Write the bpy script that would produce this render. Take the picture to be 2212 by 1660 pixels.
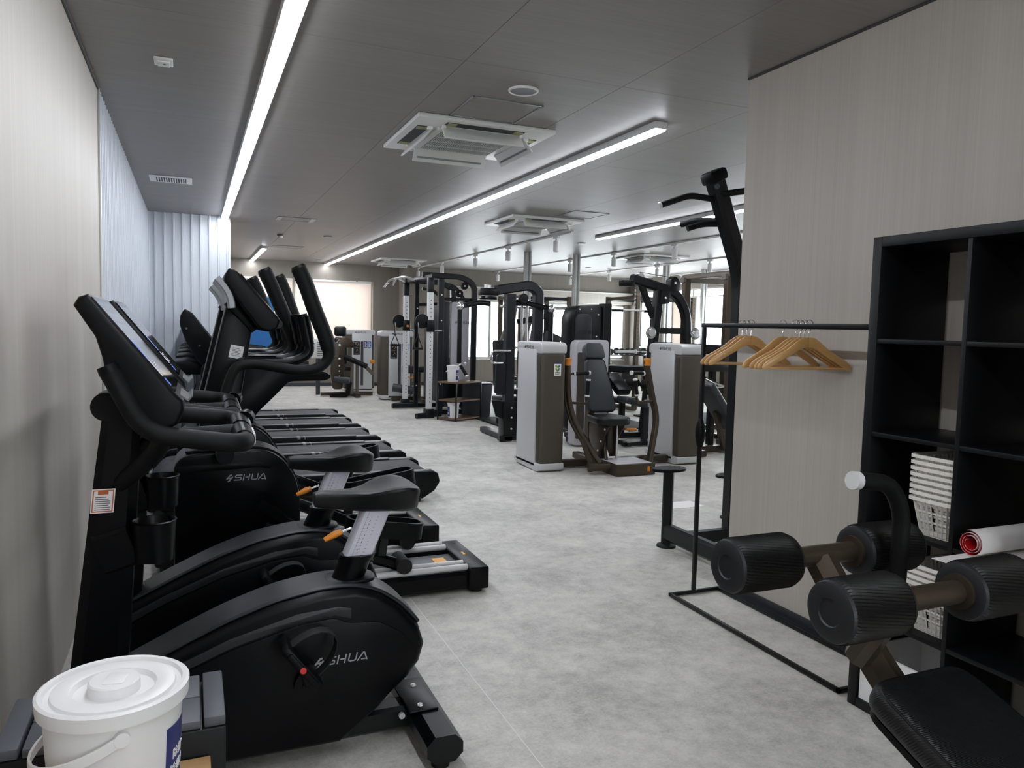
import bpy, bmesh, math, random
from mathutils import Vector as V, Matrix as Mx
random.seed(7)
PI = math.pi
SC = bpy.context.scene
COL = SC.collection
for o in list(bpy.data.objects): bpy.data.objects.remove(o)

# ---------------------------------------------------------------- camera
CAM_H = 1.42
def cam():
    y, p, r = (math.radians(a) for a in (22.944, 4.2735, 1.3315))
    f = V((math.sin(y)*math.cos(p), math.cos(y)*math.cos(p), -math.sin(p)))
    ri = V((math.cos(y), -math.sin(y), 0)); up = ri.cross(f)
    r2 = ri*math.cos(r) + up*math.sin(r); u2 = up*math.cos(r) - ri*math.sin(r)
    c = bpy.data.cameras.new('camera'); c.sensor_width = 36; c.lens = 1640.7/2212*36
    c.clip_start = .05; c.clip_end = 200
    o = bpy.data.objects.new('camera', c); COL.objects.link(o)
    m = Mx((r2, u2, -f)).transposed().to_4x4(); m.translation = (0, 0, CAM_H)
    o.matrix_world = m; SC.camera = o
cam()

# ---------------------------------------------------------------- world, exposure
w = bpy.data.worlds.new('World'); SC.world = w; w.use_nodes = True
wb = w.node_tree.nodes['Background']
wb.inputs[0].default_value = (.93, .96, 1.0, 1); wb.inputs[1].default_value = 6.0
vs = SC.view_settings
vs.view_transform = 'Standard'; vs.look = 'None'; vs.gamma = 1; vs.exposure = .8
vs.use_curve_mapping = False
LED = 24.0          # emission of the LED line lights
SPOT = 30.0

# ---------------------------------------------------------------- materials
def lin(h):
    if isinstance(h, tuple): return (*h, 1)
    h = h.lstrip('#'); c = [int(h[i:i+2], 16)/255 for i in (0, 2, 4)]
    return tuple(x/12.92 if x <= .04045 else ((x+.055)/1.055)**2.4 for x in c) + (1,)
MATS = {}
def mat(name, col, rough=.5, metal=0., var=.12, vs=8., bump=0., bs=200., coat=0., spec=.5, emit=0., stretch=(1, 1, 1), col2=None, rvar=.05):
    m = bpy.data.materials.new(name); m.use_nodes = True; MATS[name] = m
    nt = m.node_tree; N = nt.nodes; L = nt.links; b = N['Principled BSDF']
    tc = N.new('ShaderNodeTexCoord'); mp = N.new('ShaderNodeMapping'); L.new(tc.outputs['Object'], mp.inputs[0])
    mp.inputs['Scale'].default_value = stretch
    nz = N.new('ShaderNodeTexNoise'); nz.inputs['Scale'].default_value = vs; nz.inputs['Detail'].default_value = 3
    L.new(mp.outputs[0], nz.inputs[0])
    mx = N.new('ShaderNodeMix'); mx.data_type = 'RGBA'
    c = lin(col); c2 = lin(col2) if col2 else tuple(x*(1-var) for x in c[:3]) + (1,)
    mx.inputs[6].default_value = c; mx.inputs[7].default_value = c2
    L.new(nz.outputs[0], mx.inputs[0]); L.new(mx.outputs[2], b.inputs['Base Color'])
    mr = N.new('ShaderNodeMapRange'); mr.inputs[3].default_value = max(.02, rough-rvar); mr.inputs[4].default_value = min(1, rough+rvar)
    L.new(nz.outputs[0], mr.inputs[0]); L.new(mr.outputs[0], b.inputs['Roughness'])
    b.inputs['Metallic'].default_value = metal; b.inputs['Specular IOR Level'].default_value = spec
    b.inputs['Coat Weight'].default_value = coat
    if bump:
        n2 = N.new('ShaderNodeTexNoise'); n2.inputs['Scale'].default_value = bs; L.new(mp.outputs[0], n2.inputs[0])
        bp = N.new('ShaderNodeBump'); bp.inputs['Strength'].default_value = bump; bp.inputs['Distance'].default_value = .002
        L.new(n2.outputs[0], bp.inputs['Height']); L.new(bp.outputs[0], b.inputs['Normal'])
    if emit:
        b.inputs['Emission Color'].default_value = c; b.inputs['Emission Strength'].default_value = emit
    return m

mat('plastic_black', '#07080b', .42, var=.2, bump=.05, bs=600, spec=.18)
mat('plastic_gloss', '#040508', .34, var=.2, spec=.18)
mat('frame_black', '#07090d', .36, var=.2, bump=.04, bs=500, spec=.35)
mat('frame_navy', '#0d131b', .4, var=.15)
mat('foam_black', '#090a0b', .6, var=.2, bump=.12, bs=900, spec=.25)
mat('leather_black', '#0b0d10', .42, var=.2, bump=.15, bs=700, spec=.35)
mat('leather_grey', '#2b3135', .45, var=.12, bump=.12, bs=700)
mat('rubber_black', '#0c0c0d', .7, var=.2, bump=.2, bs=400)
mat('bolt_white', '#e8e8e6', .3, .3, var=.03)
mat('silver_paint', '#c7c8c9', .36, .2, var=.04, vs=3)
mat('silver_metal', '#d6d6d6', .4, .12, var=.03, rvar=0)
mat('post_silver', '#cfcfdc', .38, .08, var=.08, stretch=(1, 1, .1), vs=30)
mat('chrome', '#d8d8da', .18, .85, var=.02, rvar=0)
mat('bronze', '#4b4136', .32, .55, var=.1)
mat('brown_panel', '#4a443b', .5, .15, var=.08)
mat('grey_panel', '#b3b0b6', .42, .0, var=.05)
mat('rail_grey', '#4b4d50', .4, .0, var=.1)
mat('grey_band', '#8d9093', .35, .4, var=.05)
mat('dark_grey', '#3b3f45', .45, .1, var=.1)
mat('mid_grey', '#55585c', .42, .2, var=.08)
mat('belt', '#2c2e31', .62, var=.15, vs=40)
mat('orange', '#e08a1c', .4, var=.1)
mat('yellow', '#f0a711', .35, var=.06)
mat('red', '#d8342b', .35, var=.1)
mat('red_paper', '#c0161d', .5, var=.1)
mat('white_plastic', '#e9e8e8', .38, var=.03, vs=4)
mat('white_metal', '#dcdcda', .42, .05, var=.04)
mat('white_paint', '#d9d8d6', .5, var=.03)
mat('paper', '#ece8e6', .6, var=.04)
mat('label_blue', '#12206a', .45, var=.06)
mat('label_sky', '#2d63b5', .45, var=.08)
mat('poster_blue', '#0f6fb0', .45, var=.25, vs=2)
mat('ink_black', '#141414', .5, var=.1)
mat('placard', '#131316', .4, var=.2)
mat('label_green', '#8fa83c', .5, var=.2)
mat('label_teal', '#4f7d74', .5, var=.2)
mat('skin_tone', '#b98d70', .6, var=.3, vs=60)
mat('label_orange', '#c2622a', .45, var=.1)
mat('logo_light', '#a9aab0', .4, .3, var=.05)
mat('logo_dark', '#1e2124', .4, var=.1)
mat('logo_black', '#0a0a0c', .35, var=.1)
mat('hanger_wood', '#d8a96a', .42, var=.25, vs=14, stretch=(1, 5, 5), coat=.2)
mat('shelf_wood', '#6b5442', .5, var=.3, vs=10, stretch=(1, 8, 8))
mat('light_wood', '#c59f6f', .5, var=.4, vs=9, stretch=(1, 7, 1))
mat('cabinet_black', '#08090c', .45, var=.2, bump=.06, bs=300, spec=.3)
mat('tray_grey', '#53575d', .5, var=.1)
mat('glass_screen', '#0b0d10', .06, var=.1, coat=.5)
mat('ui_blue', '#5a78c8', .2, emit=.35, var=.05)
mat('ui_white', '#b9bcc8', .2, emit=.25, var=.05)
mat('aluminium', '#c4c6c4', .35, .4, var=.05)
mat('alu_frame', '#b4b6b3', .4, .3, var=.05)
mat('led_diffuser', '#f4f8ff', .5, emit=LED, var=.0)
mat('led_housing', '#d8d8d8', .4, var=.02)
mat('vent_dark', '#3c3c40', .6, var=.1)
mat('filter_yellow', '#a9a878', .6, var=.1)
mat('basket_white', '#e6e3dc', .45, var=.03)
mat('baseboard_navy', '#20242c', .5, var=.1)
mat('cable_black', '#0b0b0b', .5, var=.1)
mat('warm_grey', '#6d655c', .4, .2, var=.08)
mat('plate_steel', '#7d8288', .35, .6, var=.1)

def streak_wall(name, c1, c2, axis, rough=.5):
    """vertical brushed-print wall covering: noise stretched along z"""
    m = bpy.data.materials.new(name); m.use_nodes = True; MATS[name] = m
    nt = m.node_tree; N = nt.nodes; L = nt.links; b = N['Principled BSDF']
    g = N.new('ShaderNodeNewGeometry'); mp = N.new('ShaderNodeMapping'); L.new(g.outputs['Position'], mp.inputs[0])
    mp.inputs['Scale'].default_value = (130, 130, .3) if axis == 'v' else (2.2, 60, 1)
    n1 = N.new('ShaderNodeTexNoise'); n1.inputs['Scale'].default_value = 1.; n1.inputs['Detail'].default_value = 6; n1.inputs['Roughness'].default_value = .65
    L.new(mp.outputs[0], n1.inputs[0])
    m2 = N.new('ShaderNodeMapping'); L.new(g.outputs['Position'], m2.inputs[0])
    m2.inputs['Scale'].default_value = (5, 5, .08) if axis == 'v' else (.3, 3, 1)
    n2 = N.new('ShaderNodeTexNoise'); n2.inputs['Scale'].default_value = 2.2; n2.inputs['Detail'].default_value = 3; L.new(m2.outputs[0], n2.inputs[0])
    ad = N.new('ShaderNodeMath'); ad.operation = 'ADD'; m5 = N.new('ShaderNodeMath'); m5.operation = 'MULTIPLY_ADD'; m5.inputs[1].default_value = .45; m5.inputs[2].default_value = .275; L.new(n2.outputs[0], m5.inputs[0]); L.new(n1.outputs[0], ad.inputs[0]); L.new(m5.outputs[0], ad.inputs[1])
    mr = N.new('ShaderNodeMapRange'); mr.inputs[1].default_value = .6; mr.inputs[2].default_value = 1.4; L.new(ad.outputs[0], mr.inputs[0])
    mx = N.new('ShaderNodeMix'); mx.data_type = 'RGBA'; mx.inputs[6].default_value = lin(c1); mx.inputs[7].default_value = lin(c2)
    L.new(mr.outputs[0], mx.inputs[0]); L.new(mx.outputs[2], b.inputs['Base Color'])
    b.inputs['Roughness'].default_value = rough; b.inputs['Specular IOR Level'].default_value = .35 if axis == 'h' else .4
    bp = N.new('ShaderNodeBump'); bp.inputs['Strength'].default_value = .12; bp.inputs['Distance'].default_value = .002
    L.new(n1.outputs[0], bp.inputs['Height']); L.new(bp.outputs[0], b.inputs['Normal'])
    return m
streak_wall('wall_print', '#aea8a0', '#c6c0b8', 'v', .5)
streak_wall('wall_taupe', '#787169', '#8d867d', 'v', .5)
streak_wall('ceiling_print', '#7e7a77', '#918d8a', 'h', .42)
mat('corrugated', '#d2d7de', .42, .1, var=.05, vs=3)

def floor_mat():
    m = bpy.data.materials.new('floor_concrete'); m.use_nodes = True; MATS['floor_concrete'] = m
    nt = m.node_tree; N = nt.nodes; L = nt.links; b = N['Principled BSDF']
    g = N.new('ShaderNodeNewGeometry')
    def nz(s, d, r):
        n = N.new('ShaderNodeTexNoise'); n.inputs['Scale'].default_value = s; n.inputs['Detail'].default_value = d; n.inputs['Roughness'].default_value = r
        L.new(g.outputs['Position'], n.inputs[0]); return n
    a, c, d = nz(2.2, 6, .7), nz(14, 5, .75), nz(90, 3, .7)
    def mth(op, x, y):
        n = N.new('ShaderNodeMath'); n.operation = op
        for i, q in enumerate((x, y)):
            if isinstance(q, float): n.inputs[i].default_value = q
            else: L.new(q, n.inputs[i])
        return n.outputs[0]
    s = mth('ADD', mth('MULTIPLY', a.outputs[0], .46), mth('ADD', mth('MULTIPLY', c.outputs[0], .34), mth('MULTIPLY', d.outputs[0], .2)))
    cr = N.new('ShaderNodeValToRGB'); L.new(s, cr.inputs[0])
    e = cr.color_ramp.elements; e[0].position = .41; e[0].color = lin('#a09e98'); e[1].position = .59; e[1].color = lin('#d0cdc6')
    q = e.new(.5); q.color = lin('#bcbab4')
    L.new(cr.outputs[0], b.inputs['Base Color'])
    mr = N.new('ShaderNodeMapRange'); mr.inputs[3].default_value = .42; mr.inputs[4].default_value = .6; L.new(c.outputs[0], mr.inputs[0]); L.new(mr.outputs[0], b.inputs['Roughness'])
    bp = N.new('ShaderNodeBump'); bp.inputs['Strength'].default_value = .05; bp.inputs['Distance'].default_value = .001
    L.new(d.outputs[0], bp.inputs['Height']); L.new(bp.outputs[0], b.inputs['Normal'])
floor_mat()

def wave_mat(name, col, scale, rough, axis='DIAGONAL', strength=.6):
    m = mat(name, col, rough, var=.15); nt = m.node_tree; N = nt.nodes; L = nt.links; b = N['Principled BSDF']
    tc = N.new('ShaderNodeTexCoord'); wv = N.new('ShaderNodeTexWave'); wv.bands_direction = axis; wv.inputs['Scale'].default_value = scale
    L.new(tc.outputs['Object'], wv.inputs[0])
    bp = N.new('ShaderNodeBump'); bp.inputs['Strength'].default_value = strength; bp.inputs['Distance'].default_value = .002
    L.new(wv.outputs['Fac'], bp.inputs['Height']); L.new(bp.outputs[0], b.inputs['Normal'])
wave_mat('leather_ribbed', '#0a0c0f', 90, .42, strength=.35)
mat('roller_vinyl', '#050606', .45, var=.2)
mat('roller_cap', '#1a1c20', .5, var=.15, bump=.1, bs=500)
mat('cap_grey', '#6f7274', .4, .1, var=.08)
mat('dark_band', '#1c1f23', .4, var=.12)
def perf_mat():
    m = mat('brown_mesh', '#3d372f', .5, .15, var=.08); nt = m.node_tree; N = nt.nodes; L = nt.links; b = N['Principled BSDF']
    tc = N.new('ShaderNodeTexCoord'); vo = N.new('ShaderNodeTexVoronoi'); vo.inputs['Scale'].default_value = 110; vo.inputs['Randomness'].default_value = 0
    L.new(tc.outputs['Object'], vo.inputs[0])
    bp = N.new('ShaderNodeBump'); bp.inputs['Strength'].default_value = .7; bp.inputs['Distance'].default_value = .003
    L.new(vo.outputs['Distance'], bp.inputs['Height']); L.new(bp.outputs[0], b.inputs['Normal'])
perf_mat()
def glass_mat():
    m = bpy.data.materials.new('window_glass'); m.use_nodes = True; MATS['window_glass'] = m
    nt = m.node_tree; N = nt.nodes; L = nt.links; out = N['Material Output']; N.remove(N['Principled BSDF'])
    t = N.new('ShaderNodeBsdfTransparent'); t.inputs[0].default_value = (.93, .95, .95, 1)
    g = N.new('ShaderNodeBsdfGlossy'); g.inputs['Roughness'].default_value = .02
    mx = N.new('ShaderNodeMixShader'); mx.inputs[0].default_value = .05; L.new(t.outputs[0], mx.inputs[1]); L.new(g.outputs[0], mx.inputs[2]); L.new(mx.outputs[0], out.inputs[0])
    m = bpy.data.materials.new('blind_fabric'); m.use_nodes = True; MATS['blind_fabric'] = m
    nt = m.node_tree; N = nt.nodes; L = nt.links; out = N['Material Output']; N.remove(N['Principled BSDF'])
    d = N.new('ShaderNodeBsdfDiffuse'); d.inputs[0].default_value = lin('#efe6df')
    t = N.new('ShaderNodeBsdfTranslucent'); nzz = N.new('ShaderNodeTexNoise'); nzz.inputs['Scale'].default_value = 300
    rp = N.new('ShaderNodeMix'); rp.data_type = 'RGBA'; rp.inputs[6].default_value = lin('#f0e6df'); rp.inputs[7].default_value = lin('#eadfd7'); L.new(nzz.outputs[0], rp.inputs[0]); L.new(rp.outputs[2], t.inputs[0])
    mx = N.new('ShaderNodeMixShader'); mx.inputs[0].default_value = .33; L.new(d.outputs[0], mx.inputs[1]); L.new(t.outputs[0], mx.inputs[2]); L.new(mx.outputs[0], out.inputs[0])
glass_mat()

# ---------------------------------------------------------------- geometry kit
def fillet(pts, r, n=5):
    pts = [V(p) for p in pts]
    if not r: return pts
    out = [pts[0]]
    for i in range(1, len(pts)-1):
        a, b, c = pts[i-1], pts[i], pts[i+1]
        d1 = (a-b); d2 = (c-b); l = min(r, d1.length*.49, d2.length*.49)
        p, q = b+d1.normalized()*l, b+d2.normalized()*l
        for k in range(n+1):
            t = k/n; out.append(p*(1-t)**2 + b*2*t*(1-t) + q*t*t)
    out.append(pts[-1]); return out

class K:
    def __init__(s): s.bm = bmesh.new()
    def _poly(s, vs, fs):
        v = [s.bm.verts.new(p) for p in vs]; F = []
        for f in fs:
            try: F.append(s.bm.faces.new([v[i] for i in f]))
            except ValueError: pass
        return v, F
    def _bev(s, edges, b, seg=2):
        if b: bmesh.ops.bevel(s.bm, geom=list(edges), offset=b, segments=seg, profile=.5, affect='EDGES', clamp_overlap=True)
    def box(s, x0, x1, y0, y1, z0, z1, b=0, m=None, seg=2):
        vs = [(x, y, z) for z in (z0, z1) for y in (y0, y1) for x in (x0, x1)]
        if m is not None: vs = [m @ V(p) for p in vs]
        v, F = s._poly(vs, [(0, 2, 3, 1), (4, 5, 7, 6), (0, 1, 5, 4), (2, 6, 7, 3), (0, 4, 6, 2), (1, 3, 7, 5)])
        s._bev({e for f in F for e in f.edges}, b, seg); return s
    def prism(s, pts, ax, a0, a1, b=0, seg=2, m=None):
        n = len(pts)
        g = {'y': lambda p, a: (p[0], a, p[1]), 'x': lambda p, a: (a, p[0], p[1]), 'z': lambda p, a: (p[0], p[1], a)}[ax]
        vs = [g(p, a0) for p in pts] + [g(p, a1) for p in pts]
        if m is not None: vs = [m @ V(p) for p in vs]
        v, F = s._poly(vs, [tuple(range(n)), tuple(range(2*n-1, n-1, -1))] + [(i, i+n, (i+1) % n+n, (i+1) % n) for i in range(n)])
        bmesh.ops.recalc_face_normals(s.bm, faces=F)
        s._bev({e for f in F[:2] for e in f.edges}, b, seg); return s
    def loft(s, rings, cap=True, closed=False):
        n = len(rings[0]); idx = []
        for r in rings: idx.append([s.bm.verts.new(p) for p in r])
        F = []
        R = range(len(rings)) if closed else range(len(rings)-1)
        for k in R:
            a, b = idx[k], idx[(k+1) % len(rings)]
            for i in range(n): F.append(s.bm.faces.new((a[i], a[(i+1) % n], b[(i+1) % n], b[i])))
        if cap and not closed:
            F.append(s.bm.faces.new(idx[0][::-1])); F.append(s.bm.faces.new(idx[-1]))
        bmesh.ops.recalc_face_normals(s.bm, faces=F); return s
    def cyl(s, p0, p1, r, r1=None, n=16):
        p0, p1 = V(p0), V(p1); r1 = r if r1 is None else r1; d = (p1-p0).normalized()
        a = d.orthogonal().normalized(); b = d.cross(a)
        ring = lambda p, q: [p + (a*math.cos(2*PI*i/n) + b*math.sin(2*PI*i/n))*q for i in range(n)]
        return s.loft([ring(p0, r), ring(p1, r1)])
    def tube(s, pts, r, n=10, fil=0, fn=5, closed=False, sq=(1, 1)):
        P = fillet(pts, fil, fn) if not closed else [V(p) for p in pts]
        if closed and fil:
            m = len(P); Q = []
            for i in range(m):
                f = fillet([P[i-1], P[i], P[(i+1) % m]], fil, fn); Q += f[1:-1]
            P = Q
        rings = []; a = None; m = len(P)
        for i, p in enumerate(P):
            if closed: t = (P[(i+1) % m]-P[i-1]).normalized()
            else: t = (P[min(i+1, m-1)]-P[max(i-1, 0)]).normalized()
            a = t.orthogonal().normalized() if a is None else (a-t*a.dot(t)).normalized()
            b = t.cross(a); q = r(i/(m-1)) if callable(r) else r
            rings.append([p + (a*math.cos(2*PI*k/n)*sq[0] + b*math.sin(2*PI*k/n)*sq[1])*q for k in range(n)])
        return s.loft(rings, closed=closed)
    def beam(s, pts, wu, wn, up=(0, 0, 1), fil=0, ch=.15, fn=5):
        """rectangular tube swept along pts: wu along the up axis, wn across it"""
        P = fillet(pts, fil, fn); up = V(up); rings = []; m = len(P); c = ch*min(wu, wn)
        for i, p in enumerate(P):
            t = (P[min(i+1, m-1)]-P[max(i-1, 0)]).normalized()
            sd = t.cross(up)
            sd = sd.normalized() if sd.length > 1e-4 else t.orthogonal().normalized()
            u = sd.cross(t).normalized(); A, B = wn/2, wu/2
            rings.append([p + sd*x + u*y for x, y in ((A-c, B), (A, B-c), (A, c-B), (A-c, -B), (c-A, -B), (-A, c-B), (-A, B-c), (c-A, B))])
        return s.loft(rings)
    def lathe(s, prof, c=(0, 0, 0), ax=(0, 0, 1), n=24):
        ax = V(ax).normalized(); a = ax.orthogonal().normalized(); b = ax.cross(a); c = V(c)
        rings = [[c + ax*z + (a*math.cos(2*PI*i/n) + b*math.sin(2*PI*i/n))*max(r, 1e-4) for i in range(n)] for r, z in prof]
        return s.loft(rings)
    def ell(s, c, r, n=14, m=9):
        c = V(c); rings = []
        for j in range(1, m):
            t = PI*j/m
            rings.append([c + V((r[0]*math.sin(t)*math.cos(2*PI*i/n), r[1]*math.sin(t)*math.sin(2*PI*i/n), -r[2]*math.cos(t))) for i in range(n)])
        return s.loft(rings)
    def stroke(s, pts, w, M, t=.0012):
        for (a, b) in zip(pts, pts[1:]):
            a, b = V((*a, 0)), V((*b, 0)); d = (b-a).normalized(); q = V((-d.y, d.x, 0))*w/2; e = d*w*.35
            vs = [a-e+q, a-e-q, b+e-q, b+e+q]
            vs = [M @ p for p in vs] + [M @ (p+V((0, 0, t))) for p in vs]
            s._poly(vs, [(3, 2, 1, 0), (4, 5, 6, 7), (0, 1, 5, 4), (1, 2, 6, 5), (2, 3, 7, 6), (3, 0, 4, 7)])
        return s
    def rect(s, x0, x1, y0, y1, M, t=.001):
        vs = [M @ V(p) for p in ((x0, y0, 0), (x1, y0, 0), (x1, y1, 0), (x0, y1, 0), (x0, y0, t), (x1, y0, t), (x1, y1, t), (x0, y1, t))]
        s._poly(vs, [(3, 2, 1, 0), (4, 5, 6, 7), (0, 1, 5, 4), (1, 2, 6, 5), (2, 3, 7, 6), (3, 0, 4, 7)]); return s
    def text(s, body, size, M, bend=None, align='LEFT'):
        cu = bpy.data.curves.new('t', 'FONT'); cu.body = body; cu.size = size; cu.extrude = .0004; cu.resolution_u = 2; cu.align_x = align
        o = bpy.data.objects.new('t', cu); me = bpy.data.meshes.new_from_object(o)
        vs = [tuple(v.co) for v in me.vertices]
        vs = [(bend(V(p)) if bend else M @ V(p)) for p in vs]
        s._poly(vs, [tuple(p.vertices) for p in me.polygons])
        bpy.data.objects.remove(o); bpy.data.curves.remove(cu); bpy.data.meshes.remove(me); return s
    def xf(s, m): bmesh.ops.transform(s.bm, matrix=m, verts=s.bm.verts); return s

def frame(o, u, v):
    """matrix with local x along u, local y along v, origin o"""
    u = V(u).normalized(); v = V(v).normalized(); w_ = u.cross(v)
    m = Mx((u, v, w_)).transposed().to_4x4(); m.translation = V(o); return m
def T(x, y, z): return Mx.Translation((x, y, z))
def RZ(a): return Mx.Rotation(math.radians(a), 4, 'Z')
def RX(a): return Mx.Rotation(math.radians(a), 4, 'X')
def RY(a): return Mx.Rotation(math.radians(a), 4, 'Y')

def shua(k, h, M, mark=True):
    """maker's lettering: slanted mark and four wide letters; origin at lower left, height h"""
    sh = .22; wd = .15
    def st(pts, ox, sx=1., w=wd):
        k.stroke([((ox + p[0]*sx + p[1]*sh)*h, p[1]*h) for p in pts], w*h, M)
    x = 0.
    if mark:
        st([(0, .3), (.42, .95), (.62, .98)], 0, w=.2); st([(.28, -.12), (.42, -.08), (.85, .62)], 0, w=.2); st([(.2, .42), (.66, .46)], 0, w=.2)
        x = 1.25
    st([(1.1, .92), (.2, .92), (.08, .78), (.08, .62), (.2, .5), (.95, .5), (1.05, .38), (1.05, .2), (.95, .08), (0, .08)], x); x += 1.35
    st([(.1, 1), (.1, 0)], x); st([(1.0, 1), (1.0, 0)], x); st([(.42, .5), (1.0, .5)], x); x += 1.35
    st([(.1, 1), (.1, .22), (.25, .08), (.85, .08), (1.0, .22), (1.0, 1)], x); x += 1.25
    st([(.0, 0), (.55, .95), (.68, .95), (1.2, 0)], x); st([(.5, .1), (1.1, .1)], x)
    return (x+1.25)*h

ORG = {}
def obj(name, k, m, parent=None, org=None):
    me = bpy.data.meshes.new(name); bm = k.bm
    off = org if org is not None else (ORG.get(parent.name, V()) if parent else V())
    bmesh.ops.translate(bm, verts=bm.verts, vec=-V(off))
    bm.to_mesh(me); bm.free()
    for p in me.polygons: p.use_smooth = True
    me.set_sharp_from_angle(angle=math.radians(38))
    if m: me.materials.append(MATS[m])
    o = bpy.data.objects.new(name, me); COL.objects.link(o)
    if parent: o.parent = parent; ORG[o.name] = V(off)
    return o
def tag(o, label, cat, group=None):
    o['label'] = label; o['category'] = cat
    if group: o['group'] = group
    return o
def thing(name, label, cat, loc, rz=0, group=None, org=None):
    o = bpy.data.objects.new(name, None); COL.objects.link(o); o.empty_display_size = .1
    o.location = loc; o.rotation_euler.z = math.radians(rz); ORG[o.name] = V(loc if org is None else org)
    return tag(o, label, cat, group)
def solo(name, k, m, label, cat, loc, group=None):
    """a thing that is one mesh, with its origin at loc"""
    o = obj(name, k, m, org=loc); o.location = loc; ORG[o.name] = V(loc); return tag(o, label, cat, group)
def struct(name, k, m, parent=None):
    o = obj(name, k, m, parent)
    if not parent: o['kind'] = 'structure'
    return o
def dup(root, loc, label, rz=None):
    def cp(o, par):
        c = o.copy(); COL.objects.link(c); c.parent = par; ORG[c.name] = ORG.get(o.name, V())
        for ch in list(o.children): cp(ch, c)
        return c
    r = cp(root, None); r.location = loc; r['label'] = label
    if rz is not None: r.rotation_euler.z = math.radians(rz)
    return r
# ================================================================ the setting
CZ = 2.75; XL = -.49; XR = 10.7; YB = 17.4; YN = -3.0
floor = struct('floor', K().box(XL-.2, XR+.2, YN-.2, YB+.2, -.12, -.012), 'floor_concrete')
xs = [XL] + [1.04+1.82*i for i in range(0, 6)] + [XR]
for a, b in zip(xs, xs[1:]):
    struct('vinyl_sheet', K().box(a+.0006, b-.0006, YN, YB, -.012, 0), 'floor_concrete', floor)
for a in xs[1:-1]: struct('weld_seam', K().box(a-.0022, a+.0022, YN, YB, .0001, .0006), 'white_paint', floor)
ceil = struct('ceiling', K().box(XL-.2, XR+.2, YN-.2, YB+.2, CZ+.012, CZ+.12), 'ceiling_print')
cache = {}
def cpanel(x0, x1, y0, y1):
    key = (round(x1-x0, 3), round(y1-y0, 3))
    if key not in cache:
        k = K().box(0, x1-x0-.002, 0, y1-y0-.002, 0, .012, .0006, seg=1)
        o = obj('ceiling_panel', k, 'ceiling_print', ceil); cache[key] = o
    else:
        o = cache[key].copy(); COL.objects.link(o); o.parent = ceil
    o.location = (x0+.001, y0+.001, CZ)
gx = [XL] + [.37+.91*i for i in range(12)] + [XR]
gy = [YN] + [.08-1.82+1.82*i for i in range(0, 11)] + [YB]
for i, (a, b) in enumerate(zip(gx, gx[1:])):
    for c, d in zip(gy, gy[1:]):
        if a >= 2.9 and d < 3.2: continue
        cpanel(a, b, c, d)

# walls
wl = struct('wall_left', K().box(XL-.15, XL, YN, 5.12, 0, CZ), 'wall_print')
struct('trim_corner', K().box(XL, XL+.012, 5.085, 5.125, 0, CZ, .002), 'aluminium', wl)
def corrugate(name, along, a0, a1, fixed, sgn, pitch=.1, dep=.022):
    """ribbed sheet: flat pans with narrow raised ribs"""
    pts = []; a = a0
    while a < a1-.001:
        for u, v in ((0, 0), (.70, 0), (.75, 1), (.92, 1), (.97, 0)):
            if a+u*pitch <= a1: pts.append((a+u*pitch, v*dep))
        a += pitch
    pts.append((a1, 0))
    poly = [(p, fixed+sgn*q) for p, q in pts] + [(a1, fixed-sgn*.06), (a0, fixed-sgn*.06)]
    if along == 'y': poly = [(q, p) for p, q in poly]
    return struct(name, K().prism(poly, 'z', 0, CZ), 'corrugated')
corrugate('wall_corrugated_side', 'y', 5.125, 10.56, XL-.012, 1)
we = corrugate('wall_corrugated_end', 'x', XL, .455, 10.55, -1, pitch=.105)
struct('trim_corner_edge', K().box(.45, .475, 10.52, 10.66, 0, CZ, .003), 'corrugated', we)
struct('trim_corner_inner', K().box(XL+.0, XL+.02, 10.5, 10.53, 0, CZ, .003), 'corrugated', we)
struct('wall_left_far', K().box(.3, .455, 10.61, YB, 0, CZ), 'wall_taupe')
wr = struct('wall_right', K().box(2.71, 2.86, YN, 3.3, 0, CZ), 'wall_print')
struct('wall_return', K().box(2.86, XR, 3.14, 3.29, 0, CZ), 'wall_print')
bb = struct('baseboard_right', K().box(2.698, 2.71, YN, 3.302, 0, .06, .002), 'baseboard_navy')

struct('trim_ceiling_left', K().box(XL, XL+.012, YN, 5.09, CZ-.016, CZ, .002), 'vent_dark')
struct('trim_ceiling_right', K().box(2.698, 2.71, YN, 3.3, CZ-.01, CZ, .002), 'vent_dark')
def wall_open(name, ax, fixed, th, a0, a1, openings, m):
    """wall in the plane ax=fixed with rectangular openings (a0,a1,z0,z1)"""
    k = K(); cuts = sorted(openings); cur = a0
    def bx(p, q, z0, z1):
        if q-p < .001 or z1-z0 < .001: return
        if ax == 'y': k.box(p, q, fixed, fixed+th, z0, z1)
        else: k.box(fixed, fixed+th, p, q, z0, z1)
    for p, q, z0, z1 in cuts:
        bx(cur, p, 0, CZ); bx(p, q, 0, z0); bx(p, q, z1, CZ); cur = q
    bx(cur, a1, 0, CZ)
    return struct(name, k, m)
wall_open('wall_back', 'y', YB, .16, .455, XR, [(.6, 2.07, .9, 2.36), (2.11, 3.8, .9, 2.36), (5.9, 7.6, .64, 2.06), (7.75, 10.55, .64, 2.06)], 'wall_taupe')
wall_open('wall_right_far', 'x', XR, .16, 3.29, YB, [(5.0, 8.8, 1.0, 2.42), (9.2, 16.9, 1.0, 2.42)], 'wall_taupe')
struct('trim_bulkhead', K().box(.455, 4.44, YB-.06, YB-.001, 2.38, CZ), 'wall_taupe')
struct('trim_column', K().box(3.84, 4.44, YB-.05, YB-.001, 0, 2.38).box(4.44, 4.56, YB-.5, YB-.001, 0, CZ), 'wall_taupe')
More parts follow.
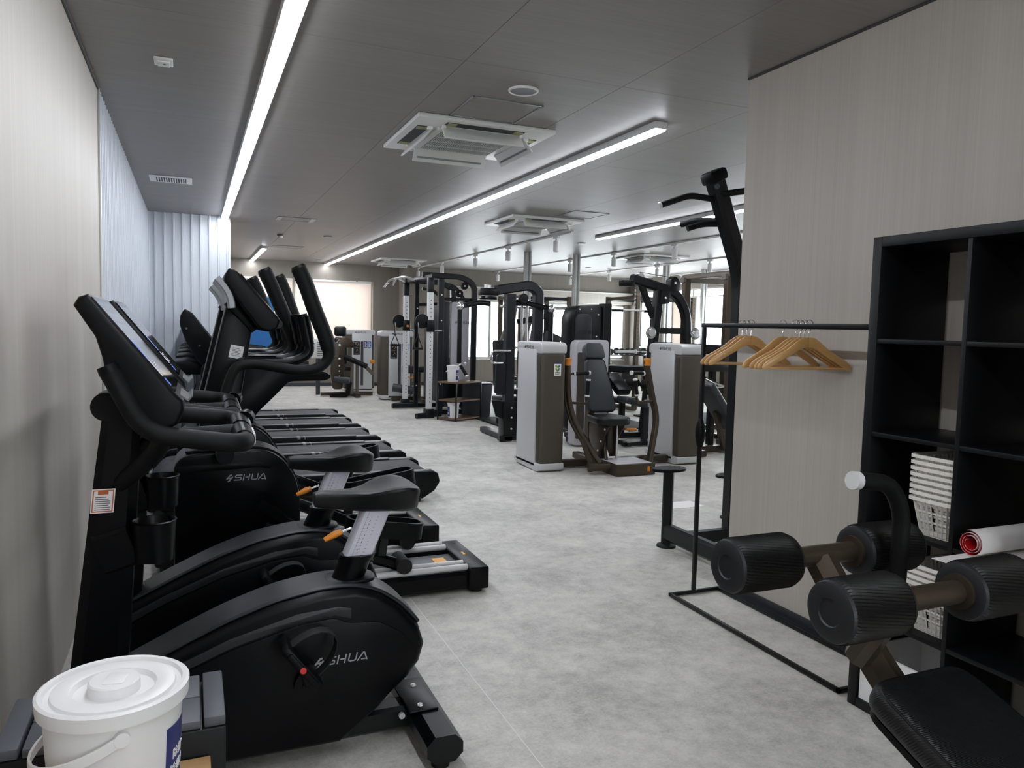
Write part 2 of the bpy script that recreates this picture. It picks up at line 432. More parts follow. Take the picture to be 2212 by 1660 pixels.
struct('baseboard_back', K().box(.456, 4.5, YB-.066, YB-.051, 0, .08, .003).box(4.56, XR, YB-.016, YB-.001, 0, .08, .003), 'dark_grey')
struct('trim_pelmet', K().box(5.7, XR-.01, YB-.14, YB-.001, 2.07, 2.34, .004), 'wall_print')
struct('trim_pelmet_cap', K().box(5.68, XR-.01, YB-.16, YB-.001, 2.342, 2.37, .003), 'white_paint')
wall_open('wall_near', 'y', YN-.15, .15, XL, 2.71, [(.9, 2.5, .9, 2.4)], 'wall_print')
def window(n, ax, fixed, a0, a1, z0, z1, mull, cross=()):
    def bx(k, p, q, y0, y1, s, t):
        return k.box(p, q, fixed+y0, fixed+y1, s, t, .003) if ax == 'y' else k.box(fixed+y0, fixed+y1, p, q, s, t, .003)
    k = K()
    for args in ((a0, a1, .03, .1, z0, z0+.04), (a0, a1, .03, .1, z1-.04, z1), (a0, a0+.04, .03, .1, z0, z1), (a1-.04, a1, .03, .1, z0, z1)): bx(k, *args)
    o = struct('window_%d' % n, k, 'alu_frame')
    xs = [a0+.04]+list(mull)+[a1-.04]
    for m in mull: struct('mullion', bx(K(), m-.03, m+.03, .035, .095, z0+.04, z1-.04), 'alu_frame', o)
    for c in cross: struct('transom', bx(K(), a0+.04, a1-.04, .045, .085, c-.015, c+.015), 'alu_frame', o)
    for p, q in zip(xs, xs[1:]): struct('pane', bx(K(), p+.005, q-.005, .06, .066, z0+.03, z1-.03), 'window_glass', o)
    struct('sill', bx(K(), a0-.02, a1+.02, -.03, .03, z0-.03, z0-.001), 'white_paint', o)
    return o
window(7, 'y', YN-.15, .9, 2.5, .9, 2.4, [1.7])
window(1, 'y', YB, .6, 2.07, .9, 2.36, [1.33]); window(2, 'y', YB, 2.11, 3.8, .9, 2.36, [2.95])
window(3, 'y', YB, 5.9, 7.6, .64, 2.06, [6.75]); window(4, 'y', YB, 7.75, 10.55, .64, 2.06, [8.45, 9.15, 9.85])
window(5, 'x', XR, 5.0, 8.8, 1.0, 2.42, [6.25, 7.5]); window(6, 'x', XR, 9.2, 16.9, 1.0, 2.42, [10.3, 11.4, 12.5, 13.6, 14.7, 15.8], [2.22])
# nothing is built outside the back windows; the world background shows there
# roller blinds
for x0, x1, lb in ((.62, 2.05, 'cream roller blind drawn over the far window beside the corrugated wall'), (2.135, 3.79, 'wide cream roller blind drawn over the far window beside the grey column')):
    t = thing('roller_blind', lb, 'blind', ((x0+x1)/2, YB-.04, .93), group='roller blinds on the far wall')
    obj('fabric', K().box(x0, x1, YB-.076, YB-.0745, .93, 2.33), 'blind_fabric', t)
    obj('head_rail', K().box(x0, x1, YB-.11, YB-.061, 2.33, 2.375, .006), 'white_paint', t)
    obj('bottom_bar', K().box(x0, x1, YB-.082, YB-.068, .905, .93, .003), 'white_metal', t)
    for q in (.2, .8):
        obj('bracket', K().box(x0+(x1-x0)*q-.02, x0+(x1-x0)*q+.02, YB-.115, YB-.06, 2.365, 2.385, .002), 'mid_grey', t)
t = thing('window_screen', 'white frosted panel screen in front of the bright side window', 'screen', (10.2, 14.4, 0))
obj('panel', K().box(10.28, 10.3, 13.95, 14.85, .5, 2.18, .004), 'blind_fabric', t)
for y in (13.95, 14.85): obj('post', K().box(10.26, 10.32, y-.02, y+.02, 0, 2.2, .004), 'alu_frame', t)

# ================================================================ ceiling fittings
def line_light(x, y0, y1, label):
    t = thing('line_light', label, 'ceiling light', (x, (y0+y1)/2, CZ), group='LED line lights on the ceiling')
    obj('housing', K().box(x-.045, x+.045, y0, y1, CZ-.046, CZ-.0005, .003), 'led_housing', t)
    obj('diffuser', K().box(x-.036, x+.036, y0+.006, y1-.006, CZ-.058, CZ-.0465, .006), 'led_diffuser', t)
line_light(.40, -2.2, 10.5, 'long glowing line light running towards the corrugated end wall')
line_light(2.77, 4.2, 17.3, 'longest glowing line light running between the air conditioners to the far wall')
line_light(5.36, 4.6, 9.65, 'glowing line light seen behind the pull-up tower')
line_light(1.2, 14.2, 17.3, 'short glowing line light above the far roller blinds')

def cassette():
    t = thing('air_conditioner', 'white four-way ceiling air conditioner nearest the camera with louvres open', 'air conditioner', (1.795, 5.18, CZ), group='four-way cassette air conditioners', org=(0, 0, 0))
    z = 0
    k = K(); s = .475
    k.prism([(-s, -s), (s, -s), (s, s), (-s, s)], 'z', z-.03, z-.0005, .006)
    obj('panel', k, 'white_metal', t)
    obj('inner_frame', K().box(-.30, .30, -.30, .30, z-.05, z-.028, .008), 'white_metal', t)
    obj('grille_recess', K().box(-.255, .255, -.255, .255, z-.0515, z-.049), 'vent_dark', t)
    for i in range(34):
        x = -.25+i*.5/33
        if i == 0: sl = obj('grille_slat', K().box(-.0024, .0024, -.25, .25, -.003, .003), 'white_metal', t); sl.location = (x, 0, z-.053)
        else:
            c = sl.copy(); COL.objects.link(c); c.parent = t; c.location = (x, 0, z-.053)
    for i in range(3): obj('grille_bar', K().box(-.25, .25, -.13+.13*i-.004, -.13+.13*i+.004, z-.058, z-.052), 'white_metal', t)
    for i in range(4):
        m = RZ(90*i)
        obj('outlet', K().box(-.27, .27, .345, .425, z-.034, z-.0295, m=m), 'vent_dark', t)
        for sx in (-.23, .23): obj('outlet_seal', K().box(sx-.03, sx+.03, .35, .42, z-.037, z-.033, m=m), 'filter_yellow', t)
        mm = m @ T(0, .335, z-.035) @ RX(-52)
        lv = obj('louvre', K().box(-.28, .28, 0, .10, -.012, 0, .003, m=mm), 'white_metal', t)
        obj('louvre_groove', K().box(-.25, .25, .055, .07, -.0135, -.0118, m=mm), 'grey_band', lv)
        for sx in (-.27, .27): obj('hinge', K().box(sx-.012, sx+.012, .325, .36, z-.05, z-.03, .003, m=m), 'white_plastic', lv)
    return t
ac = cassette()
dup(ac, (3.965, 8.81, CZ), 'white four-way ceiling air conditioner above the chest press machine')
dup(ac, (3.97, 15.55, CZ), 'white four-way ceiling air conditioner farthest away by the back wall')
dup(ac, (7.72, 11.85, CZ), 'white four-way ceiling air conditioner between the track lights near the side windows')

def hatch(x0, x1, y0, y1, label, ends=False):
    t = thing('ceiling_hatch', label, 'hatch', ((x0+x1)/2, (y0+y1)/2, CZ), group='ceiling access hatches')
    k = K(); q = .014
    for a in ((x0, x1, y0, y0+q), (x0, x1, y1-q, y1), (x0, x0+q, y0, y1), (x1-q, x1, y0, y1)): k.box(*a, CZ-.006, CZ-.0005, .001)
    obj('rim', k, 'grey_band', t)
    obj('door', K().box(x0+q+.004, x1-q-.004, y0+q+.004, y1-q-.004, CZ-.003, CZ-.0005), 'ceiling_print', t)
    if ends:
        for a in ((x0, x0+.06), (x1-.06, x1)): obj('end_plate', K().box(*a, y0+.02, y1-.02, CZ-.007, CZ-.003), 'white_paint', t)
hatch(1.51, 1.96, 4.24, 4.69, 'square access hatch beside the nearest air conditioner')
hatch(1.02, 1.5, 10.1, 10.45, 'oblong access hatch with pale ends above the treadmills', True)
hatch(4.0, 4.45, 7.75, 8.2, 'square access hatch behind the second air conditioner')
hatch(1.32, 1.85, 13.9, 14.25, 'faint access hatch beside the short line light')
k = K().lathe([(.0, -.012), (.075, -.012), (.084, -.006), (.085, -.0005)], (1.73, 4.02, CZ), n=40)
t = thing('ceiling_speaker', 'round white ceiling speaker beside the square hatch', 'speaker', (1.73, 4.02, CZ))
obj('rim', K().lathe([(.074, -.002), (.078, -.012), (.085, -.008), (.086, -.0005)], (1.73, 4.02, CZ), n=40), 'white_plastic', t)
obj('grille', K().lathe([(.0, -.006), (.074, -.006), (.075, -.001)], (1.73, 4.02, CZ), n=40), 'grey_band', t); k.bm.free()
t = thing('ceiling_sensor', 'small white rectangular sensor on the ceiling above the left wall', 'sensor', (-.12, 4.42, CZ))
obj('plate', K().box(-.165, -.075, 4.36, 4.48, CZ-.012, CZ-.0005, .004), 'white_plastic', t)
obj('cover', K().box(-.15, -.09, 4.38, 4.46, CZ-.022, CZ-.012, .004), 'white_plastic', t)
obj('lens', K().lathe([(.0, -.026), (.006, -.025), (.008, -.02)], (-.115, 4.41, CZ), n=12), 'mid_grey', t)
t = thing('ceiling_vent', 'white slotted air vent on the ceiling beside the corrugated wall', 'vent', (-.16, 8.03, CZ))
obj('frame', K().box(-.35, .02, 7.87, 8.19, CZ-.012, CZ-.0005, .004), 'white_plastic', t)
obj('recess', K().box(-.30, -.03, 7.91, 8.15, CZ-.0135, CZ-.011), 'vent_dark', t)
for i in range(13):
    x = -.295+i*.021
    obj('slat', K().box(x-.0045, x+.0045, 7.91, 8.15, CZ-.019, CZ-.0125, .001), 'white_plastic', t)
t = thing('smoke_detector', 'small round smoke detector on the ceiling above the ellipticals', 'detector', (1.27, 12.2, CZ))
obj('base', K().lathe([(.0, -.02), (.05, -.02), (.055, -.0005)], (1.27, 12.2, CZ)), 'warm_grey', t)
obj('head', K().lathe([(.0, -.05), (.03, -.05), (.036, -.035), (.036, -.0202)], (1.27, 12.2, CZ)), 'white_plastic', t)
for x, y, lb in ((1.95, 12.0, 'small flat round disc on the ceiling beyond the oblong hatch'), (2.5, 16.6, 'small flat round disc on the ceiling at the end of the longest line light'), (5.6, 10.6, 'small flat round disc on the ceiling beside the first light track'), (4.9, 14.6, 'flat round disc on the ceiling above the cable machine'), (7.9, 14.6, 'flat round disc on the ceiling near the back pelmet')):
    solo('ceiling_disc', K().lathe([(.0, -.014), (.06, -.014), (.07, -.0005)], (x, y, CZ)), 'grey_band', lb, 'disc', (x, y, CZ), 'round ceiling discs')

def spot(x, y, label):
    t = thing('track_spotlight', label, 'spotlight', (x, y, CZ-.026), group='track spotlights')
    obj('adapter', K().box(x-.02, x+.02, y-.07, y+.07, CZ-.055, CZ-.0255, .004), 'white_plastic', t)
    obj('stem', K().box(x-.008, x+.008, y-.008, y+.03, CZ-.1, CZ-.055, .002), 'white_metal', t)
    hd = obj('head', K().lathe([(.0, 0), (.035, 0), (.042, -.01), (.042, -.15), (.038, -.155), (.034, -.14), (.0, -.13)], (x, y, CZ-.09), n=20), 'white_plastic', t)
    obj('lamp', K().lathe([(.0, -.1452), (.03, -.1452), (.031, -.1415), (.0, -.1412)], (x, y, CZ-.09), n=16), 'paper', hd)
tracks = [(4.8, 9.35, 17.2, [(9.84, 'white track spotlight nearest the camera on the first track'), (11.63, 'second white spotlight on the track that starts by the second air conditioner'), (13.19, 'third white spotlight on the track that starts by the second air conditioner'), (15.2, 'white spotlight above the left post of the cable machine'), (17.0, 'last white spotlight of the first track, by the back wall')]),
          (6.72, 4.6, 17.2, [(9.71, 'nearest white spotlight on the second track, in front of the fourth air conditioner'), (11.5, 'second white spotlight on the second track'), (13.15, 'third white spotlight on the second track, beside a silver post'), (16.9, 'last white spotlight of the second track, by the back wall')]),
          (8.7, 5.6, 17.2, [(11.45, 'nearest white spotlight on the third track, above a silver post'), (13.15, 'second white spotlight on the third track, behind the lat pulldown arm'), (15.07, 'third white spotlight on the third track'), (17.0, 'last white spotlight of the third track, by the back wall')]),
          (10.45, 7.0, 17.2, [(14.78, 'single white spotlight on the track along the side windows')])]
for i, (x, y0, y1, sp) in enumerate(tracks):
    solo('light_track', K().box(x-.018, x+.018, y0, y1, CZ-.025, CZ-.0005, .003), 'white_metal', ['slim white light track starting by the second air conditioner', 'slim white light track in the middle of the far room', 'slim white light track passing behind the pull-up tower', 'slim white light track along the side windows'][i], 'light track', (x, y0, CZ-.02), 'light tracks')
    for y, lb in sp: spot(x, y, lb)
for (x, y, lb) in ((5.49, 12.39, 'silver ceiling post above the pec fly machine'), (6.44, 12.35, 'silver ceiling post left of the black weight tower'), (8.71, 12.84, 'silver ceiling post behind the lat pulldown arm'), (10.2, 13.6, 'silver ceiling post beside the frosted screen')):
    solo('ceiling_post', K().box(x-.055, x-.018, y-.05, y+.05, .02, CZ, .004).box(x+.018, x+.055, y-.05, y+.05, .02, CZ, .004).box(x-.02, x+.02, y-.03, y+.03, .02, CZ).box(x-.08, x+.08, y-.08, y+.08, 0, .02, .003), 'aluminium', lb, 'post', (x, y, 0), 'silver ceiling posts')
# ================================================================ exercise bikes
def smooth_poly(pts, r, n=4):
    """round the corners of a closed 2D outline"""
    out = []; m = len(pts)
    for i in range(m):
        a, b, c = (V((*pts[j % m], 0)) for j in (i-1, i, i+1))
        rr = r[i] if isinstance(r, (list, tuple)) else r
        for p in fillet([a, b, c], rr, n)[1:-1]: out.append((p.x, p.y))
    return out

def screen_part(t, M, w, h, flip=1):
    """glass face with a tablet-like menu, M maps local (u right, v up) onto the face"""
    s = obj('screen', K().rect(-w/2, w/2, 0, h, M, .003), 'glass_screen', t)
    k = K(); M2 = M @ T(0, 0, .0031)
    k.rect(-w*.47, -w*.40, h*.34, h*.55, M2, .0004)

    obj('menu_tile', k, 'ui_blue', s); k = K(); k.rect(-w*.47, -w*.38, h*.06, h*.14, M2, .0004); obj('menu_tile', k, 'ui_blue', s)
    k = K(); k.rect(-w*.47, -w*.41, h*.16, h*.32, M2, .0004)
    for i in range(5): k.rect(-w*(.33-.03*i), -w*(.315-.03*i), h*(.17+.01*(i % 2)), h*(.2+.02*(i % 3)), M2, .0004)
    for i in range(3): k.rect(-w*.33, -w*(.2-.03*i), h*(.245+.02*i), h*(.252+.02*i), M2, .0004)
    obj('menu_text', k, 'ui_white', s)
    return s

def make_bike():
    t = thing('exercise_bike', 'black upright exercise bike nearest the camera beside the white bucket', 'exercise bike', (.2, 2.5, 0), group='upright exercise bikes', org=(.2, 0, 0))
    # feet
    o = obj('front_foot', K().box(-.37, -.26, -.26, .26, .03, .1, .02, seg=3), 'frame_black', t)
    for y in (-.22, .22): obj('rubber_pad', K().cyl((-.315, y, 0), (-.315, y, .032), .025), 'rubber_black', o)
    o = obj('rear_foot', K().beam([(.735, -.29, .075), (.735, .29, .075)], .09, .12, (0, 0, 1), ch=.3), 'frame_black', t)
    for y in (-.24, .24): obj('rubber_pad', K().cyl((.735, y, 0), (.735, y, .032), .03), 'rubber_black', o)
    obj('foot_plate', K().box(.665, .765, -.12, .12, .12, .128, .003), 'frame_black', o)
    for q in ((.71, -.085), (.725, .06)):
        obj('bolt', K().lathe([(.0, .007), (.004, .007), (.005, .004), (.009, .005), (.011, 0)], (*q, .1275), n=14), 'bolt_white', o)
    obj('base_beam', K().beam([(-.32, 0, .07), (.74, 0, .07)], .08, .09), 'frame_black', t)
    obj('frame_bolt', K().cyl((.655, -.048, .085), (.655, -.058, .085), .011, n=10), 'silver_metal', t)
    # shroud
    top = [(-.33, .30), (-.2, .36), (-.02, .445), (.10, .497), (.24, .543), (.38, .566), (.49, .566), (.56, .545), (.64, .485), (.70, .415), (.722, .345), (.705, .285), (.665, .235), (.61, .19), (.56, .14), (.44, .05)]
    sh = obj('shroud', K().prism(top + [(-.34, .05)], 'y', -.1, .1, .03, 3), 'plastic_gloss', t)
    # ridge cap over the top edge
    rid = [(-.30, .318), (-.2, .364), (-.02, .449), (.10, .501), (.24, .547), (.38, .57), (.47, .571), (.56, .549), (.645, .487), (.70, .42)]
    obj('ridge_cap', K().beam([(x, 0, z) for x, z in rid], .165, .014, (0, 1, 0), fil=.05, ch=.4), 'dark_band', sh)
    # raised side panel under the shoulder line on each face
    low = [(-.30, .235), (-.1, .335), (.1, .415), (.3, .468), (.42, .478), (.46, .455), (.56, .448), (.64, .40), (.685, .34), (.67, .285), (.6, .20), (.5, .115), (.43, .07), (-.28, .07)]
    for s in (-1, 1):
        p = obj('side_panel', K().prism(smooth_poly(low, .02, 3), 'y', s*.099, s*.105, .002), 'plastic_gloss', sh)
        up_ = [(x, z+.035-.01*i/8) for i, (x, z) in enumerate(low[:9])]; lo_ = [(x, z+.004) for x, z in low[:6]]
        obj('shoulder_band', K().prism([(-.30, .275), (-.1, .372), (.1, .452), (.3, .505), (.43, .514), (.47, .505), (.47, .47), (.42, .486), (.3, .475), (.1, .422), (-.1, .342), (-.3, .242)], 'y', s*.099, s*.106, .002), 'dark_band', sh)
        k = K()
        if s < 0: shua(k, .026, frame((.355, -.1055, .325), (1, 0, .02), (0, 0, 1)))
        else: shua(k, .026, frame((.545, .1055, .325), (-1, 0, 0), (0, 0, 1)))
        obj('lettering', k, 'logo_light', p)
    # crank and pedals
    obj('crank_hub', K().cyl((.335, -.125, .28), (.335, .125, .28), .045, n=24).cyl((.335, -.135, .28), (.335, .135, .28), .02), 'plastic_gloss', t)
    for s, e in ((-1, (.30, .385)), (1, (.37, .175))):
        cr = obj('crank_arm', K().beam([(.335, s*.13, .28), (e[0], s*.14, e[1])], .018, .03, (0, 1, 0), ch=.3), 'silver_metal' if s > 0 else 'plastic_gloss', t)
        y0 = s*.185; a = math.radians(-52 if s < 0 else -20)
        c, q = math.cos(a), math.sin(a)
        m = T(e[0], y0, e[1]) @ RY(math.degrees(-a)) @ Mx.Scale(1.3, 4)
        pd = obj('pedal', K().box(-.065, .065, -.045, .045, -.011, .011, .008, m=m).box(-.05, .05, -.05, .05, -.006, .006, .003, m=m), 'plastic_black', t)
        ar = [m @ V((.055*math.cos(th)*.9-.0, -.002+.0*th, .012+.085*math.sin(th))) for th in [PI*i/10 for i in range(11)]]
        obj('strap', K().beam([p for p in ar], .045, .004, (0, 1, 0)), 'rubber_black', pd)
        obj('reflector', K().lathe([(.0, .004), (.009, .003), (.01, 0)], m @ V((.0, -s*0-.05 if s < 0 else .05, 0)), (0, s, 0), n=14), 'red', pd)
        obj('spindle', K().cyl((e[0], s*.12, e[1]), (e[0], s*.15, e[1]), .009), 'chrome', cr)
    # saddle post
    d = V((.085, 0, .21)).normalized(); b0 = V((.472, 0, .56))
    obj('post_flange', K().prism(smooth_poly([(.40, -.06), (.565, -.06), (.565, .06), (.40, .06)], .05), 'z', .566, .578, .004), 'plastic_black', t)
    sl = obj('post_sleeve', K().loft([[b0 + d*l + V((math.cos(a)*rx, math.sin(a)*ry, 0)) for a in [2*PI*i/20 for i in range(20)]] for l, rx, ry in ((0, .056, .045), (.07, .053, .043), (.085, .06, .049), (.1, .06, .049), (.1, .052, .04))]), 'plastic_gloss', t)
    sec = [(-.047, -.022), (-.04, -.031), (.04, -.031), (.047, -.022), (.047, .022), (.04, .031), (-.04, .031), (-.047, .022)]
    po = obj('saddle_post', K().loft([[b0 + d*l + V((x, y, 0)) for x, y in sec] for l in (.09, .31)]), 'post_silver', t)
    # adjustment scale on the near face
    M = frame(b0 + d*.1 + V((0, -.0312, 0)), (1, 0, 0), d)
    k = K(); k.rect(-.026, -.0254, 0, .2, M, .0004)
    for i in range(11):
        v = .135-i*.0125
        k.rect(-.026, -.0195, v, v+.0009, M, .0004); k.rect(.007, .0125, v, v+.0009, M, .0004)
        k.text(str(i+1), .0085, M @ T(-.013 if i < 9 else -.0165, v-.003, .0003))
    obj('scale_marks', k, 'ink_black', po)
    obj('plunger', K().lathe([(.0, .006), (.006, .006), (.0115, .002), (.012, 0)], M @ V((.006, .17, 0)), (0, -1, 0), n=16), 'chrome', po)
    lv = obj('lever', K().beam([(.485, -.02, .745), (.44, -.02, .73)], .012, .005, (0, 1, 0)), 'chrome', po)
    obj('lever_grip', K().tube([(.452, -.02, .735), (.43, -.02, .727), (.395, -.022, .712)], lambda q: .0095+.003*math.sin(q*PI*1.2), n=10), 'orange', lv)
    # saddle: lofted along its length
    rings = []; S = [(.362, .012, .838, .010), (.367, .024, .842, .026), (.39, .029, .845, .034), (.44, .034, .845, .040), (.49, .046, .845, .047), (.53, .072, .85, .055), (.57, .102, .862, .066), (.61, .120, .872, .076), (.65, .124, .875, .082), (.68, .112, .869, .078), (.70, .082, .858, .064), (.709, .045, .848, .04), (.712, .015, .842, .015)]
    for x, hw, zt, th in S:
        r = []
        for i in range(20):
            a = 2*PI*i/20; cx_, sx_ = math.cos(a), math.sin(a)
            y = hw*math.copysign(abs(cx_)**.7, cx_); z = math.copysign(abs(sx_)**.6, sx_)
            dip = -.018*(1-(y/hw)**2)*min(1, (hw/.1)**2) if sx_ > 0 else 0
            r.append((x, y*(.8 if sx_ < -.3 else 1), zt + (z*.020 if sx_ > 0 else z*th*1.1) + dip + .006))
        rings.append(r)
    obj('saddle', K().loft(rings), 'leather_black', t)
    # mast and console
    m0, m1 = V((-.285, 0, .08)), V((-.185, 0, 1.17)); dm = (m1-m0).normalized()
    def mring(p, a, b): return [p + V((x, y, 0)) for x, y in ((-a, -b*.6), (-a*.6, -b), (a*.6, -b), (a, -b*.6), (a, b*.6), (a*.6, b), (-a*.6, b), (-a, b*.6))]
    ms = obj('mast', K().loft([mring(m0, .085, .075), mring(m0+(m1-m0)*.3, .075, .065), mring(m0+(m1-m0)*.7, .062, .055), mring(m1, .05, .05)]), 'plastic_gloss', t)
    obj('mast_cap', K().cyl((-.225, -.056, 1.165), (-.225, .056, 1.165), .042, n=20), 'plastic_black', ms)
    M = frame((-.24, -.0665, .865), (1, 0, 0), dm); st = obj('warning_label', K().rect(-.03, .03, -.005, .065, M, .0008), 'paper', ms)
    k = K(); M2 = M @ T(0, 0, .0009)
    for a in ((-.027, .027, -.002, .001), (-.027, .027, .059, .062), (-.027, -.024, -.002, .062), (.024, .027, -.002, .062), (-.014, .013, .049, .06)): k.rect(*a, M2, .0003)
    obj('label_border', k, 'label_orange', st)
    k = K()
    for i in range(7): k.rect(-.02, .019-(.004 if i % 3 == 2 else 0)-(.01 if i == 6 else 0), .004+i*.006, .0062+i*.006, M2, .0003)
    obj('label_print', k, 'mid_grey', st)
    cup = obj('cup_holder', K().lathe([(.050, 0), (.054, .0), (.060, .115), (.063, .118), (.058, .12), (.054, .115), (.047, .01), (.0, .008), (.0, 0)], (-.105, -.06, .71), n=28), 'plastic_gloss', t)
    obj('cup_bracket', K().beam([(-.25, -.04, .73), (-.16, -.05, .76)], .05, .12, (0, 1, 0), ch=.2), 'plastic_black', cup)
    prof = [(-.285, 1.452), (-.272, 1.474), (-.25, 1.482), (-.04, 1.215), (-.02, 1.195), (-.018, 1.17), (-.035, 1.13), (-.07, 1.11), (-.13, 1.105), (-.175, 1.17), (-.21, 1.24), (-.218, 1.31), (-.235, 1.37)]
    cs = obj('console', K().prism(prof, 'y', -.215, .215, .012, 3), 'plastic_black', t)
    u = V((0, 1, 0)); vv = (V((-.25, 0, 1.482))-V((-.04, 0, 1.215))).normalized()
    M = frame(V((-.043, 0, 1.219)), u, vv); screen_part(cs, M, .405, .325)
    m = T(-.03, 0, 1.205) @ RY(38)
    obj('phone_rest', K().box(-.012, .03, -.12, .12, -.004, .0, m=m).box(.026, .03, -.12, .12, 0, .016, m=m), 'cap_grey', cs)
    # looped handlebar with pulse grips on the crossbar
    y = .215
    hb = obj('handlebar', K().tube([(-.205, -y, 1.285), (-.118, -y, 1.105), (.145, -y, 1.066), (.137, y, 1.09), (-.118, y, 1.118), (-.205, y, 1.285)], .0275, n=14, fil=.07, fn=6), 'foam_black', t)
    for q in (-1, 1): obj('end_cap', K().cyl((-.2, q*y, 1.275), (-.209, q*y, 1.294), .0288, .026, n=16), 'plastic_black', hb)
    for a, b in ((-.15, -.02), (.02, .15)):
        obj('pulse_grip', K().cyl((.141, a, 1.078+a*.056), (.141, b, 1.078+b*.056), .0315, n=18), 'plastic_gloss', hb)
        obj('grip_plate', K().beam([(.172, a+.01, 1.078+a*.056), (.172, b-.01, 1.078+b*.056)], .03, .006, (0, 0, 1)), 'chrome', hb)
    obj('button_pod', K().tube([(.16, .155, 1.092), (.17, .19, 1.096)], .03, n=12), 'plastic_gloss', hb)
    obj('handlebar_stem', K().tube([(-.2, 0, 1.0), (-.08, 0, 1.06), (.135, 0, 1.07)], .03, n=12, fil=.06), 'foam_black', t)
    obj('handlebar_brace', K().tube([(-.2, .03, .93), (-.1, .12, 1.03), (-.07, y-.01, 1.108)], .026, n=12, fil=.05).tube([(-.2, -.03, .93), (-.1, -.12, 1.03), (-.07, -y+.01, 1.095)], .026, n=12, fil=.05), 'foam_black', t)
    return t
bike = make_bike()
dup(bike, (.2, 3.2, 0), 'second black upright exercise bike, between the nearest bike and the ellipticals')

